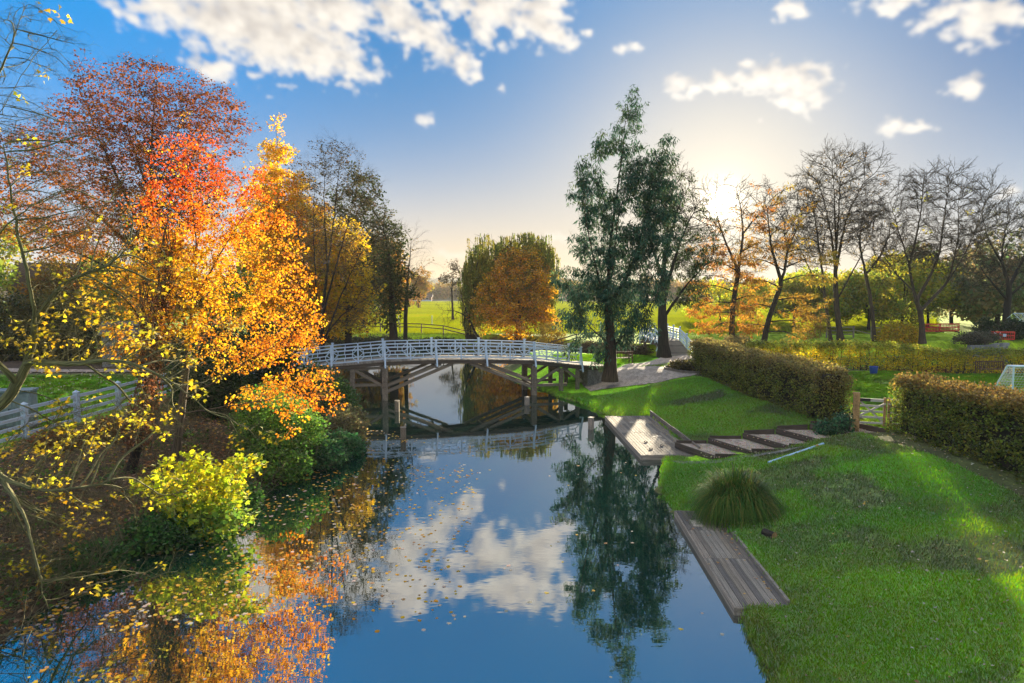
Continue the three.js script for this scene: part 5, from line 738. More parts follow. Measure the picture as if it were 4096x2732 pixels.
tree('distant_pine', 'distant flat-topped pine standing alone left of the willow', SPEC.far_pine, { seed: 43, n: 260, step: 0.5, R: 0.3, r0: 0.02, bark: barkDark, leaves: [{ geo: CL.dull, n: 2.2, thin: 0.2, s: 2, mat: LEAFD, color: (p, r) => jitc(0.10, 0.075, 0.05, 0.5, r) }] });
tree('sapling', 'slim small-leaved sapling on the field behind the see-through hedge', SPEC.sapling, { seed: 44, n: 160, step: 0.3, R: 0.06, r0: 0.008, bark: barkGrey, leaves: [{ geo: CL.dull, n: 1.4, thin: 0.1, mat: LEAFT, color: (p, r) => jitc(0.45, 0.33, 0.04, 0.5, r) }] });
{ // dry creeper wound round the leaning trunks, a part of that tree
  const t = scene.children.find((c) => c.name === 'ivy_trunk_tree'), rng = rngOf(7), B = TUBE(), by = [];
  for (const line of SPEC.ivy_trunks.t.slice(0, 2)) { const c = new THREE.CatmullRomCurve3(line.map((q) => V(...q))); for (let s = 0; s < 70; s++) { const pts = [], u0 = rng() * 0.9, ph = rng() * 6.28, rr = 0.2 + rng() * 0.13; for (let i = 0; i <= 6; i++) { const u = Math.min(1, u0 + i * 0.035), p = c.getPoint(u); pts.push(p.add(V(Math.cos(ph + i * 0.5) * rr * (1.2 - u * 0.6), (rng() - 0.5) * 0.14, Math.sin(ph + i * 0.5) * rr * (1.2 - u * 0.6)))); } tubeInto(B, pts, pts.map(() => 0.012), 4); } for (let i = 0; i < 170; i++) { const u = 0.12 + 0.8 * rng(), p = c.getPoint(u), a = rng() * 6.28, r = 0.16 + 0.14 * rng(); by.push([place(p.add(V(Math.cos(a) * r, 0, Math.sin(a) * r)), rng() * 3, rng() * 6, rng(), 0.8), jitc(0.28, 0.115, 0.04, 0.7, rng)]); } }
  mesh('creeper_stems', built(B), bark(0.19, 0.09, 0.045), t).userData.kind = 'stuff'; scatter('dry_creeper_leaves', CL.shrub[0], LEAF, by, t);
}
// ---------------------------------------------------------------- shrubs on the banks
function shrub(name, label, blobs, geo, n, color, o = {}) {
  const [bx, , bz] = blobs[0], y0 = Math.max(0, ground(bx, bz)), rng = rngOf(o.seed ?? 1), t = thing(name, label, o.cat ?? 'shrub', [bx, y0, bz], 0, o.group), by = geo.map(() => []), B = TUBE();
  const vol = blobs.reduce((s, b) => s + b[3] * b[5], 0);
  for (const [cx, cy, cz, rx, ry, rz] of blobs) {
    for (let i = 0; i < n * rx * rz / vol; i++) { let x, y, z, q; do { x = rng() * 2 - 1; y = rng() * 1.7 - 0.7; z = rng() * 2 - 1; q = Math.sqrt(x * x + y * y + z * z); } while (q > 1 || q < (o.shell ?? 0.45)); const p = V(cx - bx + x * rx * (0.86 + 0.3 * noise3(x * 3 + cx, y * 3, z * 3)), cy - y0 + y * ry * (0.86 + 0.3 * noise3(x * 3, y * 3 + cx, z * 3)), cz - bz + z * rz); if (p.y < -0.4) continue; by[i % geo.length].push([place(p, (rng() - 0.5) * 1.4, rng() * 6.28, (rng() - 0.5) * 1.4, (o.s ?? 1) * (0.7 + 0.6 * rng())), color(p, rng, y)]); }
    for (let i = 0; i < (o.stems ?? 9); i++) { const e = V(cx - bx + (rng() - 0.5) * 1.5 * rx, cy - y0 + (rng() * 0.9) * ry, cz - bz + (rng() - 0.5) * 1.5 * rz), b = V(cx - bx + (rng() - 0.5) * 0.4, Math.min(0, ground(cx, cz) - y0) - 0.05, cz - bz + (rng() - 0.5) * 0.4); tubeInto(B, [b, b.clone().lerp(e, 0.5).add(V((rng() - 0.5) * 0.3, 0.1, (rng() - 0.5) * 0.3)), e], [0.03, 0.02, 0.008].map((r) => r * (o.stemR ?? 1)), 5); }
  }
  mesh('stems', built(B), barkGrey, t).userData.kind = 'stuff'; by.forEach((l, i) => l.length && scatter('foliage', geo[i], o.mat ?? LEAF, l, t)); return t;
}
const greenC = (a, b) => (p, r) => jitc(...mixc(a, b, r() * r()), 0.5, r);
shrub('bank_shrub', 'large fresh green shrub on the left bank behind the young sycamore', [[-8.6, 1.2, -25.2, 1.5, 1.5, 1.5], [-8.2, 0.6, -23.6, 1.1, 0.9, 1.0], [-9.6, 1.3, -26.6, 1.4, 1.6, 1.4]], CL.shrub, 2300, greenC([0.10, 0.26, 0.04], [0.34, 0.46, 0.04]), { seed: 3 });
shrub('bank_shrub', 'low dark green shrub trailing into the water left of the bridge reflection', [[-7.4, 0.3, -25.6, 1.0, 0.7, 1.1], [-7.0, 0.3, -27.2, 0.9, 0.6, 1.1]], CL.shrub, 1300, greenC([0.05, 0.17, 0.06], [0.15, 0.29, 0.07]), { seed: 4 });
shrub('bank_shrub', 'brownish seed-headed shrub at the water left of the bridge', [[-7.4, 0.5, -29.2, 0.9, 0.8, 1.2], [-7.7, 0.5, -31.2, 0.9, 0.8, 1.2]], CL.shrub, 1500, greenC([0.24, 0.18, 0.08], [0.16, 0.24, 0.06]), { seed: 5 });
shrub('bank_shrub', 'dark green shrub at the foot of the many-stemmed tree', [[-9.4, 1.0, -34, 1.6, 1.2, 2], [-10.6, 1.3, -36.5, 1.5, 1.4, 1.5]], CL.shrub, 2000, greenC([0.05, 0.13, 0.03], [0.16, 0.24, 0.03]), { seed: 6 });
shrub('ivy_ground_cover', 'dark ivy spilling over the bank below the young sycamore', [[-9.2, 0.25, -17.6, 1.0, 0.5, 1.0], [-9.9, 0.25, -15.6, 0.7, 0.35, 0.8], [-8.5, 0.2, -20.2, 0.8, 0.5, 1.2]], CL.shrub, 1500, greenC([0.04, 0.13, 0.03], [0.16, 0.30, 0.04]), { seed: 7, shell: 0.2, cat: 'ivy' });
shrub('holly_bush', 'glossy dark green holly between the cherry and the white fence', [[-13.4, 2.6, -30, 1.6, 1.9, 1.6], [-12.0, 2.9, -33, 1.6, 2.2, 1.6]], CL.holly, 2600, greenC([0.028, 0.075, 0.022], [0.10, 0.16, 0.03]), { seed: 8 });
shrub('laurel_hedge', 'tall dark laurel at the left edge behind the mossy sycamore', [[-21.8, 3.2, -24, 1.8, 2.6, 2.2], [-23.6, 3.8, -27, 2.0, 3.2, 2.2], [-20.6, 2.6, -21, 1.6, 2.2, 2]], CL.holly, 3600, greenC([0.022, 0.05, 0.02], [0.05, 0.10, 0.03]), { seed: 9 });
shrub('garden_conifer', 'rounded blue-green dwarf conifer on the lawn behind the white fence', [[-19.2, 1.9, -37.5, 1.2, 0.8, 1.0]], CL.shrub, 900, greenC([0.02, 0.07, 0.045], [0.04, 0.10, 0.06]), { seed: 10 });
shrub('garden_border', 'tangle of dark shrubs along the garden path behind the left-hand trees', [[-30, 2.6, -50, 4, 2, 1.5], [-23, 2.4, -49, 3.6, 1.8, 1.5], [-17, 2.6, -48, 3, 2.2, 1.5], [-37, 3.4, -52, 4.5, 3, 2]], CL.maple, 2600, greenC([0.05, 0.07, 0.025], [0.30, 0.2, 0.03]), { seed: 11 });
shrub('rusty_shrub', 'low rusty red shrub in front of the white fence', [[-15.4, 1.5, -22.8, 0.7, 0.45, 0.6], [-14.6, 1.5, -24.4, 0.7, 0.45, 0.7]], CL.shrub, 500, greenC([0.30, 0.10, 0.03], [0.38, 0.2, 0.03]), { seed: 12 });
shrub('golden_shrub', 'bright yellow shrub beside the bare tree behind the see-through hedge', [[40.0, 1.8, -70.5, 2.0, 1.6, 1.5]], CL.maple, 420, greenC([0.72, 0.52, 0.02], [0.5, 0.42, 0.03]), { seed: 13 });
shrub('gate_shrub', 'small blue-green shrub at the foot of the wooden gate post', [[12.75, 1.3, -26.1, 0.34, 0.62, 0.4], [12.35, 1.15, -26.5, 0.34, 0.34, 0.4], [12.95, 1.5, -26.3, 0.2, 0.55, 0.25]], CL.shrub, 210, greenC([0.06, 0.18, 0.09], [0.14, 0.26, 0.08]), { seed: 14, shell: 0.1 });
shrub('clipped_bush', 'round clipped bush beside the greenhouse', [[55.4, 2.3, -75, 1.4, 1.0, 1.2], [53.4, 2.2, -77, 0.9, 1.2, 0.9]], CL.maple, 420, greenC([0.04, 0.07, 0.025], [0.07, 0.11, 0.03]), { seed: 15 });
shrub('wall_planting', 'straggling brown planting along the top of the pond wall', [[47.4, 1.7, -70, 1.8, 0.6, 1.2], [50, 1.7, -72.5, 1.8, 0.6, 1.2]], CL.dull, 420, greenC([0.12, 0.10, 0.06], [0.10, 0.13, 0.06]), { seed: 16 });
shrub('bed_planting', 'low brown planting inside the curved bed edging', [[11.2, 1.75, -44.4, 0.8, 0.3, 1.4]], CL.shrub, 260, greenC([0.10, 0.07, 0.03], [0.2, 0.19, 0.03]), { seed: 17 });
shrub('far_bank_scrub', 'dark scrub along the far bank behind the left half of the bridge', [[-16, 0.5, -79.8, 4.5, 0.7, 0.8], [-9, 0.4, -80.4, 3.5, 0.5, 0.8], [-24, 1.4, -80, 4, 1.6, 1.5]], CL.maple, 1500, greenC([0.05, 0.065, 0.025], [0.11, 0.11, 0.03]), { seed: 18 });
shrub('ditch_scrub', 'brown scrub along the ditch behind the park bench', [[7.5, 0.9, -66.5, 3.0, 0.7, 1.2], [11.5, 0.9, -64.8, 1.8, 0.6, 1]], CL.dull, 900, greenC([0.10, 0.07, 0.035], [0.13, 0.10, 0.04]), { seed: 19 });
shrub('field_edge_bush', 'thin willowy bush on the far bank at the foot of the golden tree', [[4.2, 1.8, -73, 1.6, 1.5, 1.2]], CL.dull, 260, greenC([0.45, 0.3, 0.03], [0.3, 0.25, 0.03]), { seed: 20 });
{ // undergrowth on the left bank: arching bare bramble canes and small green plants among the fallen leaves
  const r = rngOf(606), canes = [[], [], []], plants = [[], [], []];
  for (let i = 0; i < 2000; i++) { const z = lerp(-10, -36, Math.pow(r(), 1.7)), x = lerp(-16.5, -7.4, Math.sqrt(r())); if (shore(x, z) < -0.2 || lawn(x, z) > 0.4) continue; canes[i % 3].push([place(V(x, Math.max(0, ground(x, z)), z), (r() - 0.5) * 2.4, r() * 6.28, (r() - 0.5) * 2.4, 0.5 + 0.9 * r()), null]); }
  for (let i = 0; i < 2600; i++) { const z = lerp(-10.5, -38, Math.pow(r(), 1.1)), x = lerp(-16.5, -7, Math.sqrt(r())), e = shore(x, z); if (e < -0.1 || lawn(x, z) > 0.4 || fbm(x * 0.55, z * 0.55, 4, 3) + 0.18 * Math.exp(-e) < 0.53) continue; plants[i % 3].push([place(V(x, Math.max(0, ground(x, z)) + 0.08 + 0.12 * r(), z), (r() - 0.5), r() * 6.28, (r() - 0.5), 0.6 + 0.7 * r()), jitc(...mixc([0.06, 0.17, 0.03], [0.24, 0.38, 0.04], r() * r()), 0.5, r)]); }
  const t = thing('bank_undergrowth', 'tangled canes and small green plants over the leaf-strewn left bank', 'undergrowth'); t.userData.kind = 'stuff';
  canes.forEach((l, i) => scatter('canes', SPRAYS_CANE[i], caneBark, l, t)); plants.forEach((l, i) => scatter('green_plants', CL.shrub[i], LEAF, l, t));
}
{ // ornamental grass mound
  const x0 = 6.35, z0 = -18.95, y0 = ground(x0, z0) - 0.05, t = thing('grass_mound', 'big shaggy mound of arching sedge on the lawn above the low dock', 'ornamental grass', [x0, y0, z0]), rng = rngOf(55), sets = [[], [], []].map(TUBE);
  for (let i = 0; i < 5200; i++) {
    const a = rng() * 6.28, q = Math.sqrt(rng()), b = V(Math.cos(a) * 0.75 * q, 0, Math.sin(a) * 0.62 * q), out = V(Math.cos(a) + (rng() - 0.5) * 1.2, 0, Math.sin(a) + (rng() - 0.5) * 1.2).normalize(), L = (0.85 + 0.6 * rng()) * (1.12 - 0.35 * q) * (rng() < 0.04 ? 1.25 : 1), reach = (0.1 + 0.6 * q) * (0.35 + 1.1 * rng()), w = 0.008 + 0.006 * rng(), droop = 0.7 + 0.85 * rng() + (q > 0.72 ? 0.75 : 0), side = V(-out.z, 0, out.x), B = sets[i % 7 === 0 ? 2 : i % 2], base = B.p.length / 3;
    for (let k = 0; k <= 6; k++) { const u = k / 6, p = b.clone().addScaledVector(out, reach * Math.pow(u, 1.35)).add(V(0, L * ((2.0 + 0.8 * q) * u - (1.05 + droop * q) * u * u), 0)), ww = w * (1 - u * u * 0.9); for (const s of [-1, 1]) { const v = p.clone().addScaledVector(side, s * ww); B.p.push(v.x, v.y, v.z); B.n.push(out.x * 0.6, 0.8, out.z * 0.6); B.u.push(s, u); } if (k) { const o = base + k * 2; B.i.push(o - 2, o - 1, o, o - 1, o + 1, o); } }
  }
  [[0.06, 0.17, 0.03], [0.13, 0.21, 0.03], [0.30, 0.25, 0.06]].forEach((c, i) => { const m = LEAF.clone(); m.vertexColors = false; m.color = C(...c); mesh('grass_blades', built(sets[i]), m, t).userData.kind = 'stuff'; });
}

// ---------------------------------------------------------------- clipped hedges
function hedge(name, label, A, B, height, thick, o) {
  const L = Math.hypot(B[0] - A[0], B[1] - A[1]), ux = (B[0] - A[0]) / L, uz = (B[1] - A[1]) / L, y0 = ground(A[0], A[1]), t = thing(name, label, 'hedge', [A[0], y0, A[1]]), rng = rngOf(o.seed), by = o.geo.map(() => []);
  const H = (s) => height * (1 + 0.06 * (noise3(s * 0.4, o.seed, 0) - 0.5)) + (o.rise ? o.rise(s / L) : 0), gy = (s) => ground(A[0] + ux * s, A[1] + uz * s) - y0, put = (s, h, w) => V(ux * s - uz * w, gy(s) + h, uz * s + ux * w);
  const area = 2 * L * height + L * thick + 2 * thick * height, n = Math.round(area * o.density);
  for (let i = 0; i < n; i++) {
    const f = rng() * area; let s, h, w, top = 0;
    if (f < 2 * L * height) { s = rng() * L; h = Math.pow(rng(), o.bias ?? 1) * H(s); w = (rng() < 0.5 ? -1 : 1) * thick / 2; }
    else if (f < 2 * L * height + L * thick) { s = rng() * L; h = H(s); w = (rng() - 0.5) * thick; top = 1; } else { s = rng() < 0.5 ? 0 : L; h = rng() * H(s); w = (rng() - 0.5) * thick; }
    const bump = (fbm(s * 1.1, h * 1.3, w + o.seed, 3) - 0.5) * 0.5, inn = Math.pow(rng(), 2) * (o.deep ?? 0.3), k = 1 + (bump - inn) / (thick / 2);
    if (h < 0.35 && rng() < 0.35) continue;
    const round = top ? -0.22 * Math.pow(Math.abs(w) / (thick / 2), 3) : 0, hh = top ? h + bump * 0.6 - inn * 0.6 + round : h; if (!top && h > height - 0.15) w *= 0.94;
    by[i % by.length].push([place(put(s, hh, top ? w : w * k), (rng() - 0.5) * 1.6, rng() * 6.28, (rng() - 0.5) * 1.6, 0.7 + 0.6 * rng()), o.color(rng, hh / height, s / L, top, w)]);
  }
  by.forEach((l, i) => scatter('foliage', o.geo[i], o.mat ?? LEAF, l, t));
  if (o.core !== false) { const n1 = Math.ceil(L / 0.4), P = [], I = [], m = 0.27; for (let i = 0; i <= n1; i++) { const s = lerp(m, L - m, i / n1), hw = thick / 2 - m; [[-hw, 0.12], [-hw, H(s) - m - 0.15], [-hw * 0.5, H(s) - m], [hw * 0.5, H(s) - m], [hw, H(s) - m - 0.15], [hw, 0.12]].forEach(([w, h]) => P.push(...put(s, h + 0.1 * (noise3(s * 2, w * 3, h) - 0.5), w + 0.1 * (noise3(s * 2, h * 3, w) - 0.5)).toArray())); if (i) for (let k = 0; k < 6; k++) { const a = (i - 1) * 6 + k, b = (i - 1) * 6 + ((k + 1) % 6); I.push(a, b, a + 6, b, b + 6, a + 6); } } for (const e of [0, n1 * 6]) for (let k = 1; k < 5; k++) I.push(e, e + k, e + k + 1); const g = new THREE.BufferGeometry(); g.setAttribute('position', new THREE.Float32BufferAttribute(P, 3)); g.setIndex(I); g.computeVertexNormals(); const c = M.core.clone(); c.side = THREE.DoubleSide; mesh('light_blocking_core', g, c, t).userData.kind = 'stuff'; }  // dark solid core added inside the foliage to block light
  for (let s = 0.2; s < L; s += o.stemGap ?? 0.45) { const B2 = TUBE(), a = put(s + (rng() - 0.5) * 0.15, -0.05, (rng() - 0.5) * 0.15), b = put(s + (rng() - 0.5) * 0.3, height * 0.5, (rng() - 0.5) * 0.25), c = put(s + (rng() - 0.5) * 0.5, height * 0.92, (rng() - 0.5) * 0.3); tubeInto(B2, [a, b, c], [0.035, 0.024, 0.008], 5); mesh('stem', built(B2), barkDark, t); }
  if (o.twigs) { const l = []; for (let i = 0; i < o.twigs; i++) { const s = rng() * L, h = rng() * height * 0.8; l.push([place(put(s, h, (rng() - 0.5) * 0.3), (rng() - 0.5) * 1.6, rng() * 6, (rng() - 0.5) * 1.6, 0.35 + 0.3 * rng()), null]); } scatter('twigs', SPRAYS[0], barkDark, l, t); }
  return t;
}
const hedgeC = (r, h, u, top) => { const brown = ss(0.5, 1.0, h) * 0.8 + 0.25 * (r() - 0.5); return jitc(...mixc(mixc([0.17, 0.22, 0.04], [0.33, 0.31, 0.045], r()), [0.34, 0.24, 0.075], clamp(brown)), 0.55, r); };
hedge('clipped_hedge', 'long tall clipped hedge left of the wooden gate, running away from the viewer', [13.1, -27.3], [12.3, -44.4], 2.1, 1.5, { geo: CL.hedge, density: 62, seed: 3, color: hedgeC });
hedge('clipped_hedge', 'tall clipped hedge at the right edge, nearest the viewer', [14.75, -25.0], [14.5, -12.5], 2.15, 1.5, { geo: CL.hedge, density: 85, seed: 5, color: (r, h, u, top) => jitc(...mixc(mixc([0.15, 0.21, 0.035], [0.48, 0.43, 0.04], r() * r()), [0.42, 0.25, 0.06], clamp(ss(0.72, 1, h) + 0.2 * (r() - 0.5))), 0.55, r) });
hedge('see_through_hedge', 'thin see-through hedge with golden sun glow painted into its leaf colour', [15.9, -45.6], [46, -44.2], 1.85, 0.75, { geo: CL.hedgeFar, density: 27, seed: 7, core: false, stemGap: 0.42, bias: 0.72, deep: 0.35, twigs: 1500, mat: LEAFT, color: (r, h) => jitc(...mixc([0.85, 0.66, 0.02], [0.26, 0.30, 0.03], clamp(ss(0.6, 1.0, h) + 0.5 * (r() - 0.5))), 0.5, r) });  // sunlit glow is put into the leaf colour, golden below the greener top
hedge('hedge_spur', 'short clipped hedge behind the far end of the long hedge', [14.6, -46.4], [19.6, -58], 1.55, 1.5, { geo: CL.hedgeFar, density: 34, seed: 9, color: hedgeC });
// ---------------------------------------------------------------- woods beyond
const ORD = ['leftmost', 'second from the left', 'third from the left', 'fourth from the left', 'fifth from the left', 'rightmost'];
function backTree(label, x, z, h, w, trunkH, col, n, seed, group, geo = CL.far, mat = LEAF) {
  const rng = rngOf(seed), y0 = ground(x, z), t = thing('woodland_tree', label, 'tree', [x, y0, z], 0, group), B = TUBE(), by = [[], [], []], blobs = [];
  for (let i = 0; i < 7; i++) blobs.push([(rng() - 0.5) * w * 0.9, lerp(trunkH, h, 0.15 + 0.75 * rng()), (rng() - 0.5) * w * 0.7, w * (0.22 + 0.2 * rng()), h * (0.12 + 0.1 * rng())]);
  tubeInto(B, [V(0, -0.2, 0), V((rng() - 0.5) * 0.4, h * 0.3, 0), V((rng() - 0.5) * 0.8, h * 0.65, 0), V((rng() - 0.5) * w * 0.3, h * 0.95, 0)], [0.32, 0.22, 0.12, 0.03].map((r) => r * h / 12), 7);
  const lim = TUBE(); for (const b of blobs) tubeInto(lim, [V(0, h * 0.28, 0), V(b[0] * 0.5, lerp(h * 0.28, b[1], 0.55), b[2] * 0.5), V(b[0], b[1], b[2])], [0.1, 0.06, 0.02].map((r) => r * h / 12), 5);
  for (const b of blobs) for (let i = 0; i < n / 7; i++) { let a, c, d, q; do { a = rng() * 2 - 1; c = rng() * 2 - 1; d = rng() * 2 - 1; q = a * a + c * c + d * d; } while (q > 1); by[i % 3].push([place(V(b[0] + a * b[3], b[1] + c * b[4], b[2] + d * b[3]), rng() * 3, rng() * 6.28, 0, (0.6 + 0.6 * rng()) * (h > 11 ? 1.15 : 0.85)), col(rng)]); }
  mesh('trunk', built(B), barkDark, t); mesh('branches', built(lim), barkDark, t).userData.kind = 'stuff'; by.forEach((l, i) => l.length && scatter('crown', geo[i], mat, l, t));
}
const pick = (list, k = 0.5) => (r) => jitc(...list[Math.floor(r() * list.length)], k, r);
const YG = pick([[0.62, 0.58, 0.02], [0.42, 0.48, 0.03], [0.66, 0.50, 0.02], [0.36, 0.44, 0.03]]), OG = pick([[0.26, 0.34, 0.04], [0.38, 0.36, 0.04], [0.5, 0.44, 0.04]]), DG = pick([[0.18, 0.24, 0.10], [0.26, 0.25, 0.11], [0.34, 0.26, 0.11]]), OR = pick([[0.50, 0.22, 0.03], [0.42, 0.28, 0.03], [0.25, 0.16, 0.04]]);
{
  const r = rngOf(404), g1 = 'yellow-green trees across the field on the right', g2 = 'olive trees in the wood behind the broad bare tree', g3 = 'grey-green trees in the shaded wood at the right edge';
  [[36, -118], [43, -122], [50, -116], [57, -120], [64, -118], [72, -112]].sort((a, b) => a[0] / -a[1] - b[0] / -b[1]).forEach(([x, z], i) => backTree('yellow-green tree in the row across the field behind the bare trunks, ' + ORD[i], x, z, 6.5 + 2.5 * r(), 7 + 2 * r(), 1.0, YG, 220, 500 + i, g1, CL.far, LEAFT));
  [[38, -92], [46, -88], [52, -91], [58, -95], [44, -99]].sort((a, b) => a[0] / -a[1] - b[0] / -b[1]).forEach(([x, z], i) => backTree('olive tree in the wood behind the broad bare tree, ' + ORD[i], x, z, 7 + 2.5 * r(), 7 + 2 * r(), 0.8, OG, 300, 520 + i, g2, CL.far, LEAFT));
  [[64, -90], [71, -96], [78, -92], [67, -104], [84, -100], [60, -100]].sort((a, b) => a[0] / -a[1] - b[0] / -b[1]).forEach(([x, z], i) => backTree('grey-green tree in the shaded wood at the right edge, ' + ORD[i], x, z, 10 + 3 * r(), 8 + 2 * r(), 0.6, DG, 320, 540 + i, g3));
  [[-26, -72], [-34, -78], [-43, -80], [-53, -86], [-62, -78], [-20, -92]].sort((a, b) => a[0] / -a[1] - b[0] / -b[1]).forEach(([x, z], i) => backTree('dark garden tree filling the gaps behind the left-hand trees, ' + ORD[i], x, z, 9 + 4 * r(), 8 + 2 * r(), 0.6, i % 2 ? OR : OG, 420, 560 + i, 'garden trees behind the left-hand trees'));
  [[-33, -190, 9], [-28, -205, 11], [-41, -210, 10]].sort((a, b) => a[0] / -a[1] - b[0] / -b[1]).forEach(([x, z, h], i) => backTree('small golden-brown tree at the far edge of the sports field, ' + ORD[i], x, z, h, 8, 0.5, OR, 240, 580 + i, 'golden-brown trees at the far edge of the field'));
}
{ // the far wood, one mass along the end of the field
  const r = rngOf(88), by = [[], [], []];
  for (let i = 0; i < 5200; i++) { const a = lerp(-52, 60, r()), d = 400 + 110 * r(), x = Math.tan(a * RAD) * d, top = 3 + 6 * noise3(a * 0.55, 3, 0) + 3 * noise3(a * 2.3, 9, 0), z = -d; by[i % 3].push([place(V(x, 1.2 + top * Math.sqrt(r()), z), r() * 3, r() * 6.28, 0, 2.6 + 2 * r()), jitc(...mixc([0.14, 0.12, 0.05], [0.3, 0.2, 0.05], noise3(a * 0.9, 5, 2)), 0.4, r)]); }
  by.forEach((l, i) => tag(scatter('distant_wood', CL.far[i], LEAF, l), 'distant hazy wood along the far end of the sports field', null, null, 'stuff'));
}
// ---------------------------------------------------------------- grass, fallen leaves
function tuftGeo(seed, n, w, h, bw, ny = 0.5) { const rng = rngOf(seed), B = TUBE(); for (let i = 0; i < n; i++) { const x = (rng() - 0.5) * w, z = (rng() - 0.5) * Math.min(w, 0.5), a = rng() * 6.28, L = h * (0.6 + 0.7 * rng()), lx = (rng() - 0.5) * L * 1.1, lz = (rng() - 0.5) * L * 1.1, b = B.p.length / 3, dx = Math.cos(a) * bw, dz = Math.sin(a) * bw; B.p.push(x - dx, -0.02, z - dz, x + dx, -0.02, z + dz, x + lx * 0.4 + dx * 0.7, L * 0.6, z + lz * 0.4 + dz * 0.7, x + lx, L, z + lz); for (let k = 0; k < 4; k++) { B.n.push(Math.sin(a), ny, -Math.cos(a)); B.u.push(0, k / 3); } B.i.push(b, b + 1, b + 2, b, b + 2, b + 3); } return built(B); }
const TUFT = [tuftGeo(1, 14, 0.18, 0.042, 0.0035, 2), tuftGeo(2, 14, 0.18, 0.042, 0.0035, 2)], TUFTM = tuftGeo(3, 20, 0.35, 0.07, 0.006, 0.6), TUFTF = tuftGeo(4, 22, 1.5, 0.13, 0.02, 0.1), TUFTL = tuftGeo(5, 16, 0.14, 0.085, 0.004, 1.5);
const grassMat = leafMat(0.5, { vertexColors: false }), up3 = (x, z, r, s) => place(V(x, ground(x, z), z), 0, r() * 6.28, 0, s);
{
  const near = [[], []], mid = [], far = [], edge = [], r = rngOf(1234);
  for (let i = 0; i < 150000; i++) { const d = 9 + 33 * Math.pow(r(), 0.8), x = lerp(3.9, Math.min(15, d * 0.78), r()), z = -d; if (shore(x, z) < 0.1 || lawn(x, z) < 0.5) continue; if (inRect(x, z, 4, 5.88, -19.75, -13.4) || inRect(x, z, 4, 7.25, -34.95, -26) || inRect(x, z, 6.6, 14.4, -27.55, -24.95)) continue; if (z < -40.8 && x < 12.4 && x > 4.6) continue; const w = worn(x, z); if (r() < w * 0.75) continue; const g = grassColor(x, z, r); near[i % 2].push([up3(x, z, r, (0.7 + 0.7 * r()) * (1 + d / 60)), C(g[0] * 1.25, g[1] * 1.25, g[2] * 1.2)]); }
  for (let i = 0; i < 34000; i++) { const k = r(); let x, z; if (k < 0.45) { x = lerp(13.8, 36, r()); z = lerp(-26, -45, r()); } else if (k < 0.7) { x = lerp(-34, -17.6, r()); z = lerp(-22, -44, r()); } else if (k < 0.82) { x = lerp(3.5, 12, r()); z = lerp(-46, -56, r()); } else { x = lerp(16, 48, r()); z = lerp(-46, -82, r()); } if (shore(x, z) < 0.15 || lawn(x, z) < 0.5 || r() < worn(x, z)) continue; if (x < 12.6 && x > 3.5 && z < -44 && Math.abs(x - lerp(6, 13.7, (-44 - z) / 11)) < 1.3) continue; const g = grassColor(x, z, r); mid.push([up3(x, z, r, 0.8 + 0.6 * r()), C(g[0] * 1.25, g[1] * 1.25, g[2])]); }
  for (let i = 0; i < 130000; i++) { const d = 81 * Math.pow(4.2, Math.pow(r(), 0.72)), x = lerp(-0.32, 0.62, r()) * d; if (shore(x, -d) < 0.5) continue; const q = (0.8 + 0.4 * r()) * (0.8 + 0.4 * fbm(x * 0.03, d * 0.05, 2, 3)); far.push([place(V(x, ground(x, -d) - 0.01, -d), 0, r() * 0.5 - 0.25, 0, 0.8 + 0.5 * r(), 0.7 + 0.5 * r()), C(0.88 * q, 1.0 * q, 0.006)]); }
  const walk = [[4.25, -9, 4.36, -11], [4.36, -11, 4.6, -13.4], [4.9, -19.8, 5.0, -22.3], [5.0, -22.3, 5.7, -25.6], [5.1, -35, 4.2, -40], [4.2, -40, 2.8, -43]];
  for (const [a, b, c, d] of walk) for (let i = 0; i < 260; i++) { const u = r(), x = lerp(a, c, u) + r() * 0.5 - 0.12, z = lerp(b, d, u); if (shore(x, z) < 0) continue; const g = grassColor(x, z, r); edge.push([up3(x, z, r, 0.6 + 0.7 * r()), C(g[0] * 1.3, g[1] * 1.15, g[2])]); }
  const fieldMat = leafMat(0.7, { vertexColors: false }), scatterField = (l, label) => tag(scatter('grass', TUFTF, fieldMat, l), label, null, null, 'stuff');
  const put = (geo, l, label) => tag(scatter('grass', geo, grassMat, l), label, null, null, 'stuff');
  put(TUFT[0], near[0], 'short green lawn grass on the right bank'); put(TUFT[1], near[1], 'short green lawn grass on the right bank'); put(TUFTM, mid, 'lawn grass behind the hedges and the fence'); scatterField(far, 'sunlit yellow-green grass of the sports field'); put(TUFTL, edge, 'long grass along the water edge of the lawn');
}
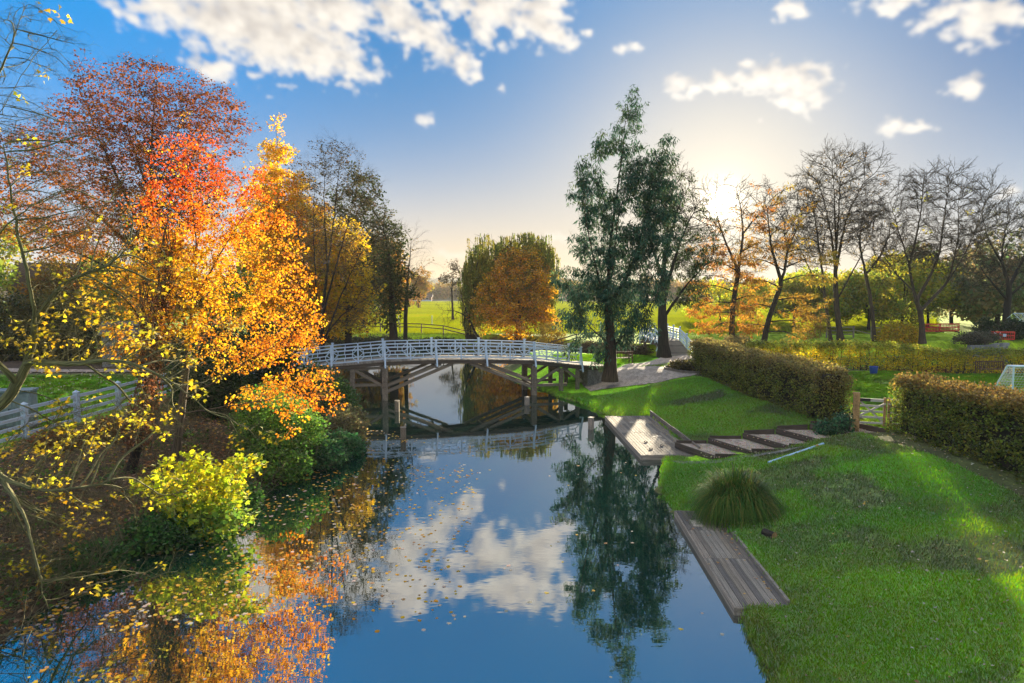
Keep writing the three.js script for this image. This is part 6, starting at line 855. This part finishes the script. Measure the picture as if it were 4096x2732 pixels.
{
  const flat = (kind, fold, bend) => { const B = LEAFY(); leafInto(B, kind, new THREE.Matrix4().makeRotationX(-Math.PI / 2), fold, bend); return built(B); }, OV = flat('oval', 0.35, 0.25), PA = flat('palm', 0.2, 0.2), FL = flat('palm', 0.04, 0.03), FO = flat('oval', 0.05, 0.04), r = rngOf(9);
  const dead = (q) => jitc(...[[0.50, 0.22, 0.06], [0.60, 0.34, 0.09], [0.34, 0.16, 0.07], [0.68, 0.44, 0.07], [0.52, 0.36, 0.22]][Math.floor(q() * 5)], 0.5, q);
  const bank = [[], []], lawnL = [], pale = (q) => jitc(...[[0.7, 0.56, 0.44], [0.7, 0.5, 0.08], [0.55, 0.32, 0.16], [0.8, 0.68, 0.58]][Math.floor(q() * 4)], 0.4, q);
  for (let i = 0; i < 15000; i++) { const z = lerp(-10, -40, Math.pow(r(), 1.3)), x = lerp(-18, -7, r()); if (shore(x, z) < 0.05 || (lawn(x, z) > 0.5 && r() < 0.6)) continue; const s = 0.07 + 0.09 * r(); bank[i % 2].push([place(V(x, ground(x, z) + 0.02 + 0.03 * r(), z), (r() - 0.5) * 1.1, r() * 6.28, (r() - 0.5) * 1.1, s), dead(r)]); }
  for (let i = 0; i < 3600; i++) { const d = 9 + 34 * r(), x = lerp(4.4, 14.5, Math.pow(r(), 0.8)), z = -d; if (shore(x, z) < 0.15 || inRect(x, z, 4, 5.88, -19.75, -13.4) || inRect(x, z, 4, 14.4, -34.9, -24.95)) continue; const s = 0.04 + 0.06 * r() * r(); lawnL.push([place(V(x, ground(x, z) + 0.045, z), (r() - 0.5) * 0.9, r() * 6.28, (r() - 0.5) * 0.9, s), pale(r)]); }
  for (let i = 0; i < 900; i++) { const x = lerp(-34, -17.8, r()), z = lerp(-22, -44, r()); lawnL.push([place(V(x, ground(x, z) + 0.07, z), (r() - 0.5) * 0.6, r() * 6.28, (r() - 0.5) * 0.6, 0.1 + 0.06 * r()), pale(r)]); }
  tag(scatter('fallen_leaves', OV, LEAF, bank[0]), 'brown and yellow fallen leaves covering the left bank', null, null, 'stuff'); tag(scatter('fallen_leaves', PA, LEAF, bank[1]), 'brown and yellow fallen leaves covering the left bank', null, null, 'stuff'); tag(scatter('fallen_leaves', OV, LEAF, lawnL), 'pale fallen leaves scattered over the lawns', null, null, 'stuff');
  const fl = [[], []]; for (let i = 0; i < 3800; i++) { const d = 10 + 22 * Math.pow(r(), 1.5), left = r() < 0.86, x = left ? -9.6 + 8.5 * Math.pow(r(), 1.7) : lerp(-6, 5.4, r()), z = -d; if (shore(x, z) > -0.06) continue; const drift = fbm(x * 0.5, z * 0.5, 3, 3); if (r() > ss(0.36, 0.6, drift) * (left ? 1 : 0.5)) continue; const s = 0.05 + 0.07 * r(); fl[i % 2].push([place(V(x, 0.006, z), (r() - 0.5) * 0.06, r() * 6.28, (r() - 0.5) * 0.06, s), left && r() < 0.6 ? jitc(...mixc(YELLOW, AMBER, r()), 0.4, r) : pale(r)]); }
  tag(scatter('floating_leaves', FL, LEAF, fl[0]), 'yellow and brown leaves floating on the river', null, null, 'stuff'); tag(scatter('floating_leaves', FO, LEAF, fl[1]), 'yellow and brown leaves floating on the river', null, null, 'stuff');
  for (const [t, w, L, y] of [[DOCK1, 1.02, 5.9, 0.172], [DOCK2, 2.15, 8, 0.212]]) { const l = []; for (let i = 0; i < 60; i++) { const e = r() < 0.55 ? 1 - 0.18 * r() : r(); l.push([place(V(-w * e, y + 0.004, L * r()), (r() - 0.5) * 0.3, r() * 6.28, (r() - 0.5) * 0.3, 0.04 + 0.04 * r()), dead(r)]); } tag(scatter('fallen_leaves', OV, LEAF, l), 'dry leaves lying on the ' + (t === DOCK1 ? 'low' : 'broad') + ' dock', null, null, 'stuff').applyMatrix4(t.matrixWorld.compose(t.position, t.quaternion, t.scale)); }
}
{ const t = thing('cut_log', 'short cut log with an orange end lying between the grass mound and the low dock', 'log', [6.6, ground(6.6, -17.1) + 0.06, -17.1], 0.5); const m = mesh('log_bark', new THREE.CylinderGeometry(0.1, 0.11, 0.34, 12, 1, true).rotateX(Math.PI / 2), barkDark, t); mesh('log_end', new THREE.CircleGeometry(0.108, 14), M.newWood, t).position.z = 0.165; }
{ // wood pigeon on a bough of the many-stemmed tree
  const at = V(-10.9, 8.1, -43.2), base = V(...SPEC.fan.p); let best = 0, bd = 1e9; fanK.P.forEach((p, i) => { const d = p.clone().add(base).distanceTo(at); if (fanK.rad[i] > 0.012 && d < bd) { bd = d; best = i; } });
  const p = fanK.P[best].clone().add(base), t = thing('wood_pigeon', 'grey pigeon perched on a bough of the dark many-stemmed tree', 'bird', [p.x, p.y + fanK.rad[best], p.z], 0.6);
  const N = 44, mc = new MarchingCubes(N, new THREE.MeshStandardMaterial(), false, false, 60000), caps = [[-0.02, 0.10, -0.03, 0.075, 0.07, 0.15, 0.085], [0.08, 0.16, 0, 0.05, 0.125, 0.235, 0.044], [-0.08, 0.08, 0, 0.05, -0.25, 0.02, 0.018], [-0.03, 0.11, 0, 0.07, -0.17, 0.065, 0.035]], sm = (a, b, k) => { const h = clamp(0.5 + 0.5 * (b - a) / k); return lerp(b, a, h) - k * h * (1 - h); };
  for (let z = 0; z < N; z++) for (let y = 0; y < N; y++) for (let x = 0; x < N; x++) { const q = V((x / (N - 1) - 0.5) * 0.7, (y / (N - 1)) * 0.42 - 0.06, (z / (N - 1) - 0.5) * 0.4); let d = 9; for (const [ax, ay, , ra, bx, by, rb] of caps) { const ex = bx - ax, ey = by - ay, u = clamp(((q.x - ax) * ex + (q.y - ay) * ey) / (ex * ex + ey * ey)); d = sm(d, Math.hypot(q.x - ax - ex * u, q.y - ay - ey * u, q.z) - lerp(ra, rb, u), 0.03); } mc.field[x + y * N + z * N * N] = -d; }
  mc.isolation = 0; mc.update(); const g = new THREE.BufferGeometry(), pa = mc.positionArray.slice(0, mc.count * 3); for (let i = 0; i < mc.count; i++) { pa[i * 3] *= 0.35; pa[i * 3 + 1] = (pa[i * 3 + 1] + 1) * 0.21 - 0.06; pa[i * 3 + 2] *= 0.2; } g.setAttribute('position', new THREE.BufferAttribute(pa, 3)); g.computeVertexNormals();
  mesh('plumage', g, std(0.22, 0.24, 0.29, 0.9), t); const bk = mesh('beak', new THREE.ConeGeometry(0.012, 0.04, 6).rotateZ(-Math.PI / 2), M.newWood, t); bk.position.set(0.18, 0.232, 0); for (const z of [-0.03, 0.03]) bar('leg', M.red, t, V(0.0, 0.06, z), V(0.01, -0.01, z), 0.012, 0.012);
}
renderer.render(scene, camera);
